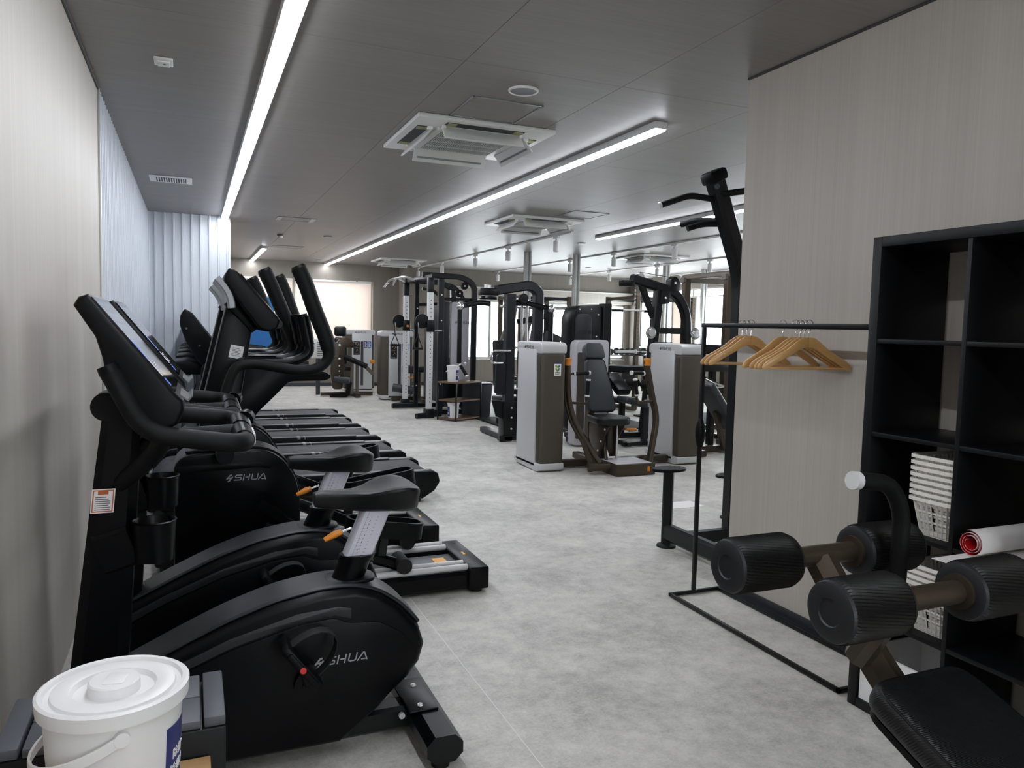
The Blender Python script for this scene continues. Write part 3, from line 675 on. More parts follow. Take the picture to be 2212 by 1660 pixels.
# ================================================================ ellipticals
def make_elliptical():
    t = thing('elliptical', 'black elliptical trainer beside the second exercise bike', 'elliptical', (.6, 3.98, 0), group='black elliptical trainers', org=(.6, 0, 0))
    rf = obj('rear_foot', K().box(1.35, 1.465, -.27, .27, .018, .14, .012, seg=3), 'plastic_gloss', t)
    for y in (-.22, .22): obj('rubber_pad', K().cyl((1.41, y, 0), (1.41, y, .02), .03), 'rubber_black', rf)
    for x, y in ((1.375, -.19), (1.44, .05), (1.42, .2)): obj('screw', K().cyl((x, y, .139), (x, y, .1415), .005, n=8), 'mid_grey', rf)
    obj('foot_label', K().box(1.4, 1.413, -.03, .02, .1395, .141), 'yellow', rf)
    for y in (-.2, .2):
        obj('base_beam', K().beam([(.2, y, .065), (1.36, y, .065)], .095, .085, ch=.2), 'plastic_gloss', t)
    obj('front_foot', K().box(-.2, -.09, -.3, .3, .03, .11, .02), 'frame_black', t)
    for x in (-.145,):
        for y in (-.26, .26): obj('rubber_pad', K().cyl((x, y, 0), (x, y, .032), .028), 'rubber_black', t)
    obj('spine', K().beam([(-.14, 0, .08), (1.36, 0, .08)], .05, .09), 'frame_black', t)
    for y in (-.225, -.155, .155, .225): obj('rail', K().cyl((.5, y, .135), (1.352, y, .135), .0165, n=12), 'silver_metal', t)
    pl = obj('centre_plate', K().box(.6, 1.35, -.09, .09, .105, .115, .002), 'mid_grey', t)
    obj('plate_label', K().box(1.23, 1.3, -.05, .03, .115, .1163), 'yellow', pl)
    # drum housing
    pr = [(-.08, .06), (-.08, .74), (-.04, .782), (.05, .79), (.30, .80), (.36, .785), (.42, .74), (.47, .66), (.495, .56), (.495, .40), (.47, .06)]
    dr = obj('drum_housing', K().prism(smooth_poly(pr, .03, 3), 'y', -.15, .15, .02, 3), 'plastic_gloss', t)
    k = K(); shua(k, .028, frame((.15, -.151, .655), (1, 0, 0), (0, 0, 1))); obj('lettering', k, 'logo_light', dr)
    obj('top_strip', K().beam([(-.03, 0, .792), (.06, 0, .798), (.29, 0, .807), (.36, 0, .79), (.42, 0, .748), (.472, 0, .665), (.5, 0, .56)], .2, .01, (0, 1, 0), fil=.04), 'plastic_black', dr)
    obj('shoulder_band', K().prism([(-.07, .735), (.08, .738), (.3, .742), (.36, .72), (.35, .705), (.3, .715), (-.07, .70)], 'y', -.154, -.149, .001), 'plastic_black', dr)
    # column
    cp = [(.0, .55), (.045, 1.02), (.155, 1.49), (.275, 1.385), (.225, 1.06), (.16, .7), (.14, .55)]
    cl = obj('column', K().prism(cp, 'y', -.065, .065, .012), 'plastic_gloss', t)
    M = frame((.165, -.0662, 1.245), V((1, 0, -.2)), V((.2, 0, 1)))
    st = obj('rating_plate', K().rect(0, .062, 0, .062, M, .0008), 'silver_metal', cl)
    k = K()
    for i in range(6): k.rect(.01, .05-.006*(i % 2), .012+i*.007, .0145+i*.007, M @ T(0, 0, .0009), .0003)
    obj('plate_print', k, 'mid_grey', st)
    # console leaning back
    cs = obj('console', K().prism(smooth_poly([(.138, 1.615), (.165, 1.668), (.2, 1.652), (.395, 1.43), (.378, 1.382), (.335, 1.37), (.295, 1.385), (.20, 1.515)], .015, 3), 'y', -.2, .2, .014, 3), 'plastic_black', t)
    vv = (V((.205, 0, 1.645))-V((.385, 0, 1.433))).normalized(); screen_part(cs, frame(V((.378, 0, 1.448)), (0, 1, 0), vv), .37, .25)
    obj('back_shell', K().beam([(.112, 0, 1.618), (.15, 0, 1.575), (.172, 0, 1.53), (.178, 0, 1.48)], .38, .03, (0, 1, 0), fil=.04), 'grey_band', cs)
    obj('collar', K().prism([(.15, 1.5), (.18, 1.53), (.30, 1.385), (.275, 1.365)], 'y', -.08, .08, .006), 'plastic_black', cs)
    obj('tray_roll', K().cyl((.385, -.17, 1.41), (.385, .17, 1.41), .022, n=14), 'plastic_gloss', cs)
    # fixed grips with pulse sensors
    for s in (-1, 1):
        g = obj('fixed_handle', K().tube([(.22, s*.05, 1.22), (.26, s*.15, 1.225), (.46, s*.15, 1.225), (.545, s*.15, 1.27), (.50, s*.15, 1.46)], .024, n=12, fil=.07), 'plastic_gloss', t)
        obj('pulse_grip', K().tube([(.532, s*.15, 1.31), (.505, s*.15, 1.45)], .031, n=12), 'plastic_gloss', g)
        obj('sensor_plate', K().beam([(.556, s*.15, 1.32), (.532, s*.15, 1.44)], .03, .008, (0, 1, 0)), 'chrome', g)
    # swinging arms, opposite phases
    pb = [(.47, 1.675), (.505, 1.6), (.545, 1.48), (.605, 1.335), (.62, 1.25), (.56, 1.195), (.46, 1.19), (.28, 1.225), (.19, 1.215), (.14, 1.08), (.14, .8)]
    pa = [(.36, 1.685), (.40, 1.60), (.44, 1.5), (.50, 1.36), (.515, 1.28), (.45, 1.225), (.38, 1.22), (.2, 1.24), (.12, 1.2), (.10, 1.08), (.12, .8)]
    for s, pp in ((-1, pb), (1, pa)):
        y = s*.25
        a = obj('swing_arm', K().tube([(x, y, z) for x, z in pp], lambda q: .037 if q < .30 else (.037-.012*min(1, (q-.30)/.12)), n=14, fil=.09, fn=5, sq=(1, 1)), 'foam_black', t)
        obj('arm_cap', K().cyl((pp[0][0], y, pp[0][1]), (pp[0][0]-.006, y, pp[0][1]+.012), .0372, .030, n=16), 'plastic_black', a)
        obj('pivot', K().cyl((.14 if s < 0 else .12, s*.155, .8), (.14 if s < 0 else .12, s*.285, .8), .04, n=18), 'plastic_black', a)
        xe, ze = (.52, .36) if s < 0 else (.45, .50)
        obj('lower_arm', K().beam([(.13, s*.12, .78), (.2, s*.12, .62), (xe, s*.16, ze)], .035, .05, (0, 1, 0), fil=.1), 'plastic_gloss', a)
    # pedal beams with dished foot plates and rail rollers
    for s, x0, z0, x1, z1, dz in ((-1, .52, .36, 1.0, .17, 0), (1, .45, .50, 1.12, .18, 0)):
        y = s*.19
        bmn = obj('pedal_beam', K().beam([(x0-.2, y, z0+.06), (x1, y, z1)], .055, .06, (0, 1, 0), ch=.25), 'plastic_gloss', t)
        obj('rail_roller', K().cyl((x1, y-.075, z1+.012), (x1, y+.075, z1+.012), .04, n=18), 'rubber_black', bmn)
        if s < 0: c = V((.91, y, .385)); ang = 8
        else: c = V((.97, y, .545)); ang = -9
        m = T(*c) @ RY(ang)
        out = smooth_poly([(-.2, -.07), (.2, -.07), (.2, .07), (-.2, .07)], .065, 5); inn = smooth_poly([(-.185, -.055), (.185, -.055), (.185, .055), (-.185, .055)], .052, 5)
        k = K(); k.loft([[m @ V((x, yy, z)) for x, yy in o_] for o_, z in ((out, -.05), (out, .035), (inn, .035), (inn, .0))])
        pdl = obj('foot_plate', k, 'plastic_black', t)
        kk = K()
        for i in range(8): kk.box(-.14+i*.035, -.128+i*.035, -.045, .045, -.0, .006, m=m)
        obj('tread_ribs', kk, 'rubber_black', pdl)
        obj('plate_bracket', K().beam([m @ V((0, 0, -.045)), V((c.x-.02, y, z1+(z0-z1)*.35))], .06, .05, (0, 1, 0)), 'frame_black', pdl)
    cp = obj('cup_ring', K().tube([(.13+.05*math.cos(a), -.12, .995+.05*math.sin(a)) for a in [math.radians(185+170*i/12) for i in range(13)]], .011, n=8), 'yellow', t)
    return t
ell = make_elliptical()
dup(ell, (.6, 4.87, 0), 'black elliptical trainer farther away, beside the first treadmill')

# ================================================================ treadmills
def make_treadmill():
    t = thing('treadmill', 'nearest black treadmill, beside the ellipticals', 'treadmill', (.9, 6.15, 0), group='row of black treadmills', org=(.9, 0, 0))
    H = .26
    obj('deck', K().box(.15, 1.74, -.27, .27, .10, H-.035, .01), 'frame_black', t)
    obj('belt', K().prism([(.2, H-.05), (.2, H-.012), (1.74, H-.012), (1.775, H-.03), (1.775, H-.1), (1.74, H-.12)], 'y', -.245, .245, .002), 'belt', t)
    for s in (-1, 1):
        y0, y1 = (s*.25, s*.34); y0, y1 = min(y0, y1), max(y0, y1)
        sr = obj('side_rail', K().box(.15, 1.58, y0, y1, .11, H, .012), 'plastic_black', t)
        obj('rail_top', K().box(.3, 1.575, y0+.014, y1-.014, H-.0005, H+.0012), 'rail_grey', sr)
        obj('rail_joint', K().box(.98, 1.01, y0-.001, y1+.001, H-.02, H+.002, .002), 'grey_band', sr)
        obj('rail_joint', K().box(1.05, 1.06, y0-.001, y1+.001, H-.02, H+.002, .001), 'grey_band', sr)
        ec = obj('end_cap', K().prism([(1.56, .09), (1.56, H-.008), (1.79, H-.008), (1.83, H-.03), (1.845, H-.09), (1.84, .15), (1.80, .09), (1.7, .03)], 'y', y0-.01, y1+.01, .014, 3), 'plastic_gloss', t)
        obj('cap_top', K().box(1.585, 1.765, y0+.012, y1-.008, H-.0085, H-.0055, .001), 'cap_grey', ec)
        ft = obj('adjust_foot', K().cyl((1.68, s*.28, 0), (1.68, s*.28, .08), .028), 'rubber_black', t)
        # upright sweeping into the handrail
        up = [(.02, .30), (-.03, .34), (.05, .62), (.06, 1.08), (.10, 1.13), (.55, 1.10), (.93, 1.055), (.975, 1.02), (.93, .99), (.66, .985), (.56, .88), (.44, .76), (.24, .42), (.2, .30)]
        y = s*.36
        u_ = obj('upright', K().prism(smooth_poly(up, .03, 3), 'y', y-.035, y+.035, .012), 'plastic_gloss', t)
        obj('handrail_pad', K().tube([(.2, y, 1.13), (.6, y, 1.105), (.9, y, 1.068)], .03, n=12, sq=(1, 1)), 'foam_black', u_)
    obj('rear_roller', K().cyl((1.74, -.25, H-.075), (1.74, .25, H-.075), .045, n=18), 'rubber_black', t)
    hd = obj('motor_hood', K().prism(smooth_poly([(-.30, .06), (-.30, .22), (-.2, .34), (.05, .37), (.22, .29), (.26, .2), (.26, .06)], .04, 4), 'y', -.36, .36, .025, 3), 'plastic_gloss', t)
    obj('hood_line', K().box(-.1, -.09, -.3, .3, .362, .372), 'plastic_black', hd)
    for s in (-1, 1): obj('front_wheel', K().cyl((-.22, s*.3, .04), (-.22, s*.36, .04), .04, n=16), 'rubber_black', t)
    cs = obj('console', K().prism(smooth_poly([(-.075, 1.39), (-.07, 1.45), (-.04, 1.50), (.0, 1.475), (.17, 1.25), (.2, 1.16), (.175, 1.075), (.1, 1.06), (.03, 1.14), (-.04, 1.28)], .02, 3), 'y', -.36, .36, .02, 3), 'plastic_black', t)
    vv = (V((.0, 0, 1.475))-V((.165, 0, 1.258))).normalized(); screen_part(cs, frame(V((.163, 0, 1.262)), (0, 1, 0), vv), .5, .26)
    for z in (1.36, 1.24):
        obj('screw', K().cyl((-.03+(1.36-z)*.7, -.363, z), (-.03+(1.36-z)*.7, -.3605, z), .008, n=10), 'mid_grey', cs)
    bk = obj('fan_box', K().prism(smooth_poly([(-.12, 1.03), (-.12, 1.12), (-.02, 1.13), (.1, 1.09), (.12, 1.03)], .015, 3), 'y', -.3, .3, .01), 'plastic_black', t)
    obj('fan_trim', K().tube([(-.122, -.3, 1.08), (-.122, .3, 1.08)], .006, n=6), 'grey_band', bk)
    obj('cup_tray', K().box(.06, .2, -.34, -.2, 1.0, 1.07, .015).box(.06, .2, .2, .34, 1.0, 1.07, .015), 'plastic_black', t)
    obj('stop_clip', K().cyl((.2, 0, 1.1), (.215, 0, 1.1), .018, n=14), 'red', t)
    return t
tm = make_treadmill()
for y, lb in ((7.16, 'second black treadmill from the ellipticals'), (8.17, 'third black treadmill, in the middle of the row'), (9.17, 'fourth black treadmill from the ellipticals'), (10.13, 'farthest black treadmill, beside the corrugated end wall')):
    dup(tm, (.9, y, 0), lb)
# ================================================================ coat rack and hangers
t = thing('coat_rack', 'black square-tube coat rack standing against the right wall', 'coat rack', (2.5, 2.72, 0))
q = .009
for a in ((2.345, 2.345+2*q, 2.16, 3.325), (2.655, 2.655+2*q, 2.16, 3.325)): obj('base_rail', K().box(*a, .004, .022, .003), 'frame_black', t)
for y in (2.16, 3.307): obj('base_rail', K().box(2.345, 2.673, y, y+2*q, .004, .022, .003), 'frame_black', t)
for y in (2.16, 3.307):
    p = obj('post', K().box(2.491, 2.511, y-.001, y+.019, .022, 1.442, .003), 'frame_black', t)
    obj('joint_clip', K().ell((2.501, y+.009, .88), (.028, .026, .088)), 'plastic_black', p)
obj('hanging_bar', K().box(2.489, 2.513, 2.159, 3.327, 1.442, 1.466, .004), 'frame_black', t)

def make_hanger():
    t = thing('wooden_hanger', '', 'hanger', (0, 0, 0), org=(0, 0, 0), group='wooden hangers on the coat rack')
    # arms: half profile of the shoulder, mirrored
    top = [(0, -.062), (.03, -.066), (.06, -.085), (.10, -.118), (.15, -.147), (.195, -.172), (.215, -.19), (.222, -.205)]
    bot = [(.218, -.216), (.205, -.216), (.19, -.208), (.14, -.178), (.09, -.15), (.05, -.125), (.02, -.112), (0, -.11)]
    for s in (-1, 1):
        pts = [(s*x, z) for x, z in top+bot]
        obj('shoulder', K().prism(pts, 'y', -.006, .006, .003), 'hanger_wood', t)
    obj('trouser_bar', K().cyl((-.2, 0, -.207), (.2, 0, -.207), .0055, n=10), 'hanger_wood', t)
    hk = [V((0, 0, -.07)), V((0, 0, -.04)), V((.012, 0, -.022))] + [V((-.0 + .019*math.cos(a), 0, .0045-.0 + .019*math.sin(a)-.006)) for a in [math.radians(-25+i*22) for i in range(10)]]
    obj('hook', K().tube(hk, .0017, n=6), 'chrome', t)
    return t
hg = make_hanger()
Hs = [(2.95, -13, 'wooden hanger nearest the camera in the left bunch of three'), (2.985, -13, 'middle wooden hanger in the left bunch of three'), (3.015, -13, 'wooden hanger farthest from the camera in the left bunch of three'),
      (2.735, -4, 'single wooden hanger hanging alone between the two bunches'),
      (2.575, -14, 'front wooden hanger of the right bunch of four, nearest the cabinet'), (2.603, -15, 'second wooden hanger from the front in the right bunch of four'), (2.627, -14, 'third wooden hanger from the front in the right bunch of four'), (2.655, -16, 'rearmost wooden hanger in the right bunch of four')]
for i, (y, rz, lb) in enumerate(Hs):
    o = hg if i == 0 else dup(hg, (0, 0, 0), lb)
    o['label'] = lb
    o.location = (2.5, y, 1.4655); o.rotation_euler.z = math.radians(rz); o.scale = (.95, 1, .95)

# ================================================================ black open cabinet with contents
CX0, CX1 = 2.335, 2.695; CY1 = 2.108; PT = .345; ZR = [.02, .365, .71, 1.055, 1.40, 1.745]
NC = 4; cy = [CY1-.038-PT*i for i in range(NC+1)]
t = thing('open_cabinet', 'tall black open cube cabinet against the right wall beside the coat rack', 'cabinet', (2.5, CY1-.7, 0))
obj('side_panel', K().box(CX0, CX1, CY1-.038, CY1, 0, 1.783, .002), 'cabinet_black', t)
obj('side_panel', K().box(CX0, CX1, cy[NC]-.038, cy[NC], 0, 1.783, .002), 'cabinet_black', t)
obj('top_panel', K().box(CX0, CX1, cy[NC]+.0005, CY1-.0385, 1.745, 1.783, .002), 'cabinet_black', t)
obj('bottom_panel', K().box(CX0, CX1, cy[NC]+.0005, CY1-.0385, 0, .036, .002), 'cabinet_black', t)
for i in range(1, NC): obj('divider', K().box(CX0+.002, CX1, cy[i]-.008, cy[i]+.008, .037, 1.744, .001), 'cabinet_black', t)
for i in range(NC):
    for z in ZR[1:-1]:
        obj('shelf', K().box(CX0+.003, CX1, cy[i+1]+.0085, cy[i]-(.0085 if i else .0005), z-.008, z+.008, .001), 'cabinet_black', t)

def make_basket():
    """perforated plastic basket, rim up; local origin at the base centre"""
    t = thing('plastic_basket', '', 'basket', (0, 0, 0), org=(0, 0, 0), group='stacked white baskets')
    L, W, Hh = .30, .172, .137
    def out(l, w_, z, r=.03): return [(x, y, z) for x, y in smooth_poly([(-l/2, -w_/2), (l/2, -w_/2), (l/2, w_/2), (-l/2, w_/2)], r, 4)]
    obj('rim', K().loft([out(L, W, Hh-.012), out(L+.016, W+.016, Hh-.012), out(L+.016, W+.016, Hh), out(L, W, Hh)], closed=True), 'basket_white', t)
    k = K().loft([out(L*.80, W*.80, .0), out(L*.80, W*.80, .004)]); obj('bottom', k, 'basket_white', t)
    # side walls: a lattice of posts and bands that leaves slots open
    k = K()
    for z0, z1 in ((.006, .022), (.05, .058), (.084, .092), (.112, .125)):
        f0 = .80+.20*z0/Hh; f1 = .80+.20*z1/Hh
        k.loft([out(L*f0, W*f0, z0), out(L*f1, W*f1, z1), out(L*f1-.0026, W*f1-.0026, z1), out(L*f0-.0026, W*f0-.0026, z0)], closed=True)
    def posts(n, p0, p1, q0, q1):
        for i in range(n+1):
            a = V(p0).lerp(V(p1), i/n); b = V(q0).lerp(V(q1), i/n)
            k.beam([a, b], .0125, .0012, (V(p1)-V(p0)).normalized().cross(V((0, 0, 1))))
    l0, w0, l1, w1 = L*.403-.0008, W*.403-.0008, L*.493-.0008, W*.493-.0008
    for s in (-1, 1):
        posts(12, (-l0+.02, s*w0, .004), (l0-.02, s*w0, .004), (-l1+.02, s*w1, Hh-.01), (l1-.02, s*w1, Hh-.01))
        posts(6, (s*l0, -w0+.02, .004), (s*l0, w0-.02, .004), (s*l1, -w1+.02, Hh-.01), (s*l1, w1-.02, Hh-.01))
    obj('lattice_wall', k, 'basket_white', t)
    return t
bk = make_basket(); first = True
by = cy[1]+.1
ordn = ['lowest', 'second', 'third', 'fourth', 'fifth', 'sixth', 'seventh', 'topmost']
for row, n, nm in ((2, 8, 'white basket in the upper cabinet stack, %s of eight'), (1, 6, 'white basket in the lower cabinet stack, %s of six')):
    for i in range(n):
        w_ = ordn[i] if i < n-1 else 'topmost'
        if i not in (0, n-1): w_ += ' from below'
        o = bk if first else dup(bk, (0, 0, 0), ''); first = False
        o['label'] = nm % w_
        o.location = (2.51, by, ZR[row]+.0085+i*.0215); o.rotation_euler.z = 0; o.scale = (1, 1, 1)
# white crate in the bottom compartment
t = thing('storage_crate', 'white storage crate with slotted handle in the bottom cabinet compartment', 'crate', (2.5, cy[0]-.17, .0365))
y0, y1 = cy[1]+.012, cy[0]-.006
k = K()
# front board with handle slot (faces the room)
fx0, fx1 = 2.345, 2.355
obj('front_board', K().box(fx0, fx1, y0, y1, .037, .16).box(fx0, fx1, y0, y0+.1, .16, .20).box(fx0, fx1, y1-.1, y1, .16, .20).box(fx0, fx1, y0, y1, .20, .24), 'white_plastic', t)
obj('back_board', K().box(2.66, 2.67, y0, y1, .037, .24), 'white_plastic', t)
for y in (y0, y1-.008): obj('side_board', K().box(2.356, 2.659, y, y+.008, .037, .24), 'white_plastic', t)
obj('floor_board', K().box(2.356, 2.659, y0+.009, y1-.009, .037, .045), 'white_plastic', t); k.bm.free()
# rolled poster and a flat sheet in the second column
zz = ZR[2]+.0085
yc = cy[1]-.10
t = thing('rolled_poster', 'white paper roll with a red inside poking out of the cabinet', 'paper roll', (2.42, yc, zz))
def spiral(x): return [V((x, yc+(.043-.0042*a/PI)*math.cos(a+1.2), zz+.0445+(.043-.0042*a/PI)*math.sin(a+1.2))) for a in [2*PI*2.9*i/70 for i in range(71)]]
def sheet(off, m, nm, par):
    k = K(); A = spiral(2.295); B = spiral(2.60); cen = V((0, yc, zz+.0445))
    def sh(p): d = p-V((p.x, cen.y, cen.z)); return p-d.normalized()*off
    a = [k.bm.verts.new(sh(p)) for p in A]; b = [k.bm.verts.new(sh(p)) for p in B]
    a2 = [k.bm.verts.new(sh(p)-(p-V((p.x, cen.y, cen.z))).normalized()*.0005) for p in A]; b2 = [k.bm.verts.new(sh(p)-(p-V((p.x, cen.y, cen.z))).normalized()*.0005) for p in B]
    for i in range(70):
        k.bm.faces.new((a[i], a[i+1], b[i+1], b[i])); k.bm.faces.new((a2[i], b2[i], b2[i+1], a2[i+1])); k.bm.faces.new((a[i], a2[i], a2[i+1], a[i+1])); k.bm.faces.new((b[i], b[i+1], b2[i+1], b2[i]))
    k.bm.faces.new((a[0], b[0], b2[0], a2[0])); k.bm.faces.new((a[70], a2[70], b2[70], b[70]))
    return obj(nm, k, m, par)
sheet(0, 'paper', 'outer_side', t); sheet(.0007, 'red_paper', 'printed_side', t)
solo('paper_sheet', K().box(2.16, 2.6, yc-.1, yc+.03, zz+.0002, zz+.0016), 'paper', 'flat pinkish sheet lying under the paper roll on the cabinet shelf', 'paper', (2.38, yc, zz))

# ================================================================ sit-up bench with foam rollers
BX = 1.37
t = thing('situp_bench', 'black sit-up bench with four ribbed foam rollers on a bronze frame', 'exercise bench', (BX, .6, 0))
def roller(name, y, z, x0, x1):
    n = 112; rr = .060
    k = K(); rings = []
    for j in range(15):
        u = j/14; x = x0+(x1-x0)*u; e = .006 if j in (0, 14) else 0
        rings.append([(x, y+(rr-e+.003*(i % 2))*math.cos(2*PI*i/n+u*.45), z+(rr-e+.003*(i % 2))*math.sin(2*PI*i/n+u*.45)) for i in range(n)])
    k.loft(rings); r = obj(name, k, 'roller_vinyl', t)
    for xx, s in ((x0, -1), (x1, 1)):
        obj('end_cap', K().lathe([(.0, .001), (.026, .001), (.028, .004), (.05, .004), (.0575, .001), (.0595, -.006)], (xx, y, z), (s, 0, 0), n=36), 'roller_cap', r)
    return r
for y, z, l0, l1, r0, r1 in ((1.05, .897, 1.108, 1.268, 1.462, 1.63), (1.335, .9, 1.095, 1.265, 1.475, 1.65)):
    roller('foam_roller', y, z, l0, l1); roller('foam_roller', y, z, r0, r1)
    ax = obj('axle', K().cyl((l1-.02, y, z), (r0+.02, y, z), .024, n=18), 'bronze', t)
    for xx, s in ((l1+.0035, 1), (r0-.0035, -1)): obj('collar', K().cyl((xx, y, z), (xx+s*.009, y, z), .037, n=24), 'bronze', ax)
# bronze boom from the pad to the far axle, with a plate at each axle
obj('boom', K().beam([(BX, .95, .585), (BX, 1.09, .645), (BX, 1.19, .73), (BX, 1.335, .885)], .07, .08, (1, 0, 0), fil=.09, ch=.35), 'bronze', t)
obj('axle_post', K().beam([(BX-.05, 1.17, .73), (BX-.08, 1.06, .885)], .05, .055, (1, 0, 0), ch=.3), 'bronze', t)
h_ = obj('handle', K().tube([(1.52, 1.25, .79), (1.52, 1.245, 1.01), (1.47, 1.24, 1.085), (1.36, 1.235, 1.098)], .0195, n=16, fil=.1, fn=7), 'foam_black', t)
obj('handle_cap', K().cyl((1.362, 1.235, 1.0978), (1.345, 1.2345, 1.0995), .0205, n=18), 'silver_metal', h_)
obj('handle_bracket', K().beam([(BX, 1.25, .79), (1.535, 1.25, .80)], .03, .04, (0, 1, 0)), 'bronze', t)
# pad, highest at the rollers and sloping down towards the viewer
L = 1.2; m = T(BX+.012, 1.08, .73) @ RX(21)
pts = smooth_poly([(-.135, 0), (.135, 0), (.15, -.5), (.15, -L), (-.15, -L), (-.15, -.5)], [.05, .05, .1, .05, .05, .1], 5)
pd = obj('pad', K().prism(pts, 'z', -.06, 0, .02, 3, m=m), 'leather_ribbed', t)
obj('piping', K().tube([m @ V((x, y, -.006)) for x, y in smooth_poly([(-.127, -.008), (.127, -.008), (.142, -.5), (.142, -L+.008), (-.142, -L+.008), (-.142, -.5)], [.05, .05, .1, .05, .05, .1], 5)], .0035, n=6, closed=True), 'leather_black', pd)
obj('pad_board', K().prism([(x*.93, y*.985-.01) for x, y in pts], 'z', -.075, -.0605, m=m), 'plastic_black', pd)
obj('support_beam', K().beam([m @ V((0, -.02, -.11)), m @ V((0, -L+.1, -.11))], .06, .05, (1, 0, 0)), 'bronze', t)
for y, zt in ((.86, .54), (.05, .24)):
    lg = obj('leg', K().beam([(BX, y, .03), (BX, y, zt)], .06, .06, (0, 1, 0)), 'bronze', t)
    obj('foot_bar', K().beam([(BX-.28, y, .03), (BX+.28, y, .03)], .055, .06), 'bronze', lg)

# ================================================================ wipes bucket on a wooden stand, black box behind
def make_bucket(name, label, loc, r=.116, h=.27, group=None, text=True):
    t = thing(name, label, 'bucket', loc, org=(0, 0, 0), group=group); s = r/.116
    z = h
    obj('body', K().lathe([(.0, 0), (.092*s, 0), (.094*s, .004), (.107*s, z-.03), (.107*s, z-.012), (.0, z-.012)], n=48), 'white_plastic', t)
    obj('lid', K().lathe([(.109*s, z-.028), (.1165*s, z-.026), (.118*s, z-.003), (.113*s, z), (.107*s, z-.001), (.1045*s, z-.008), (.097*s, z-.009), (.095*s, z-.003), (.092*s, z-.002), (.070*s, z-.0015), (.066*s, z-.003), (.060*s, z-.016), (.044*s, z-.018), (.041*s, z-.012), (.040*s, z+.006), (.0375*s, z+.0085), (.02*s, z+.0088), (.0, z+.0088)], n=56), 'white_plastic', t)
    lid = t.children[-1]
    obj('lid_mark', K().prism(smooth_poly([(-.018*s, -.02*s), (.016*s, -.026*s), (.022*s, .012*s), (-.008*s, .026*s)], .006*s, 3), 'z', z+.0086, z+.0102, .0006), 'white_plastic', lid)
    # swing handle hanging against the body
    a0, a1 = math.radians(-78), math.radians(-282)
    pts = []
    for i in range(17):
        u = i/16; a = a0+(a1-a0)*u; dz = z-.045-.062*s*math.sin(PI*u); rr = (.1135+.012*math.sin(PI*u))*s
        pts.append((rr*math.cos(a), rr*math.sin(a), dz))
    hd = obj('handle', K().beam(pts, .017*s, .0045*s, (0, 0, 1), fil=0), 'white_plastic', t)
    for p in (pts[0], pts[-1]): obj('handle_lug', K().cyl((p[0]*.93, p[1]*.93, p[2]), (p[0]*1.03, p[1]*1.03, p[2]), .012*s, n=14), 'white_plastic', hd)
    # label wrapped round part of the body
    A0, A1 = math.radians(-36), math.radians(42); rr = lambda zz_: (.094+.013*(zz_-.004)/(z-.034))*s+.0004
    def on(a, zz_, e=0.): q_ = rr(zz_)+e; return V((q_*math.cos(a), q_*math.sin(a), zz_))
    k = K(); n = 14
    lo, hi = .03*s, z-.065
    rings = [[on(A0+(A1-A0)*i/n, lo, .0), on(A0+(A1-A0)*i/n, hi, .0), on(A0+(A1-A0)*i/n, hi, .0006), on(A0+(A1-A0)*i/n, lo, .0006)] for i in range(n+1)]
    lb = obj('label', k.loft(rings), 'label_blue', t)
    if text:
        def bend(zb, ab):
            return lambda p: on(ab + p.x/(.105*s), zb+p.y, .0009+p.z)
        k = K()
        k.text('除菌・ウイルス', .020*s, None, bend=bend(z-.125, A0+.16)); k.text('除菌シート', .020*s, None, bend=bend(z-.152, A0+.10))
        obj('lettering', k, 'paper', lb)
        k = K(); c = on(0.2, .085*s, .0009); k.lathe([(.0, .0006), (.024*s, .0004), (.025*s, 0)], c, (math.cos(.2), math.sin(.2), 0), n=20)
        obj('emblem', k, 'paper', lb)
    return t
b = make_bucket('wipes_bucket', 'large white lidded wipes bucket in the left foreground', (-.125, 1.41, .53), text=True)
b.rotation_euler.z = math.radians(-2)
t = thing('bucket_stand', 'light wooden stand under the foreground bucket', 'stand', (-.14, 1.39, 0))
obj('top_board', K().box(-.31, .03, 1.15, 1.612, .505, .53, .002), 'light_wood', t)
for x in (-.3, .008):
    for y in (1.16, 1.588): obj('leg', K().box(x, x+.016, y, y+.016, 0, .505, .001), 'frame_black', t)
obj('lower_board', K().box(-.31, .03, 1.15, 1.612, .18, .2, .002), 'light_wood', t)
t = thing('black_box', 'low black box with dark grey lid panels behind the foreground bucket', 'box', (-.14, 1.735, 0))
obj('body', K().box(-.35, .06, 1.622, 1.85, 0, .582, .004), 'cabinet_black', t)
for a in ((-.302, -.147), (-.143, .012)): obj('lid_panel', K().box(*a, 1.626, 1.735, .582, .6, .003).box(*a, 1.738, 1.847, .582, .6, .003), 'tray_grey', t)
for a in ((-.35, -.308), (.018, .06)): obj('edge_strip', K().box(*a, 1.626, 1.847, .582, .604, .004), 'tray_grey', t)

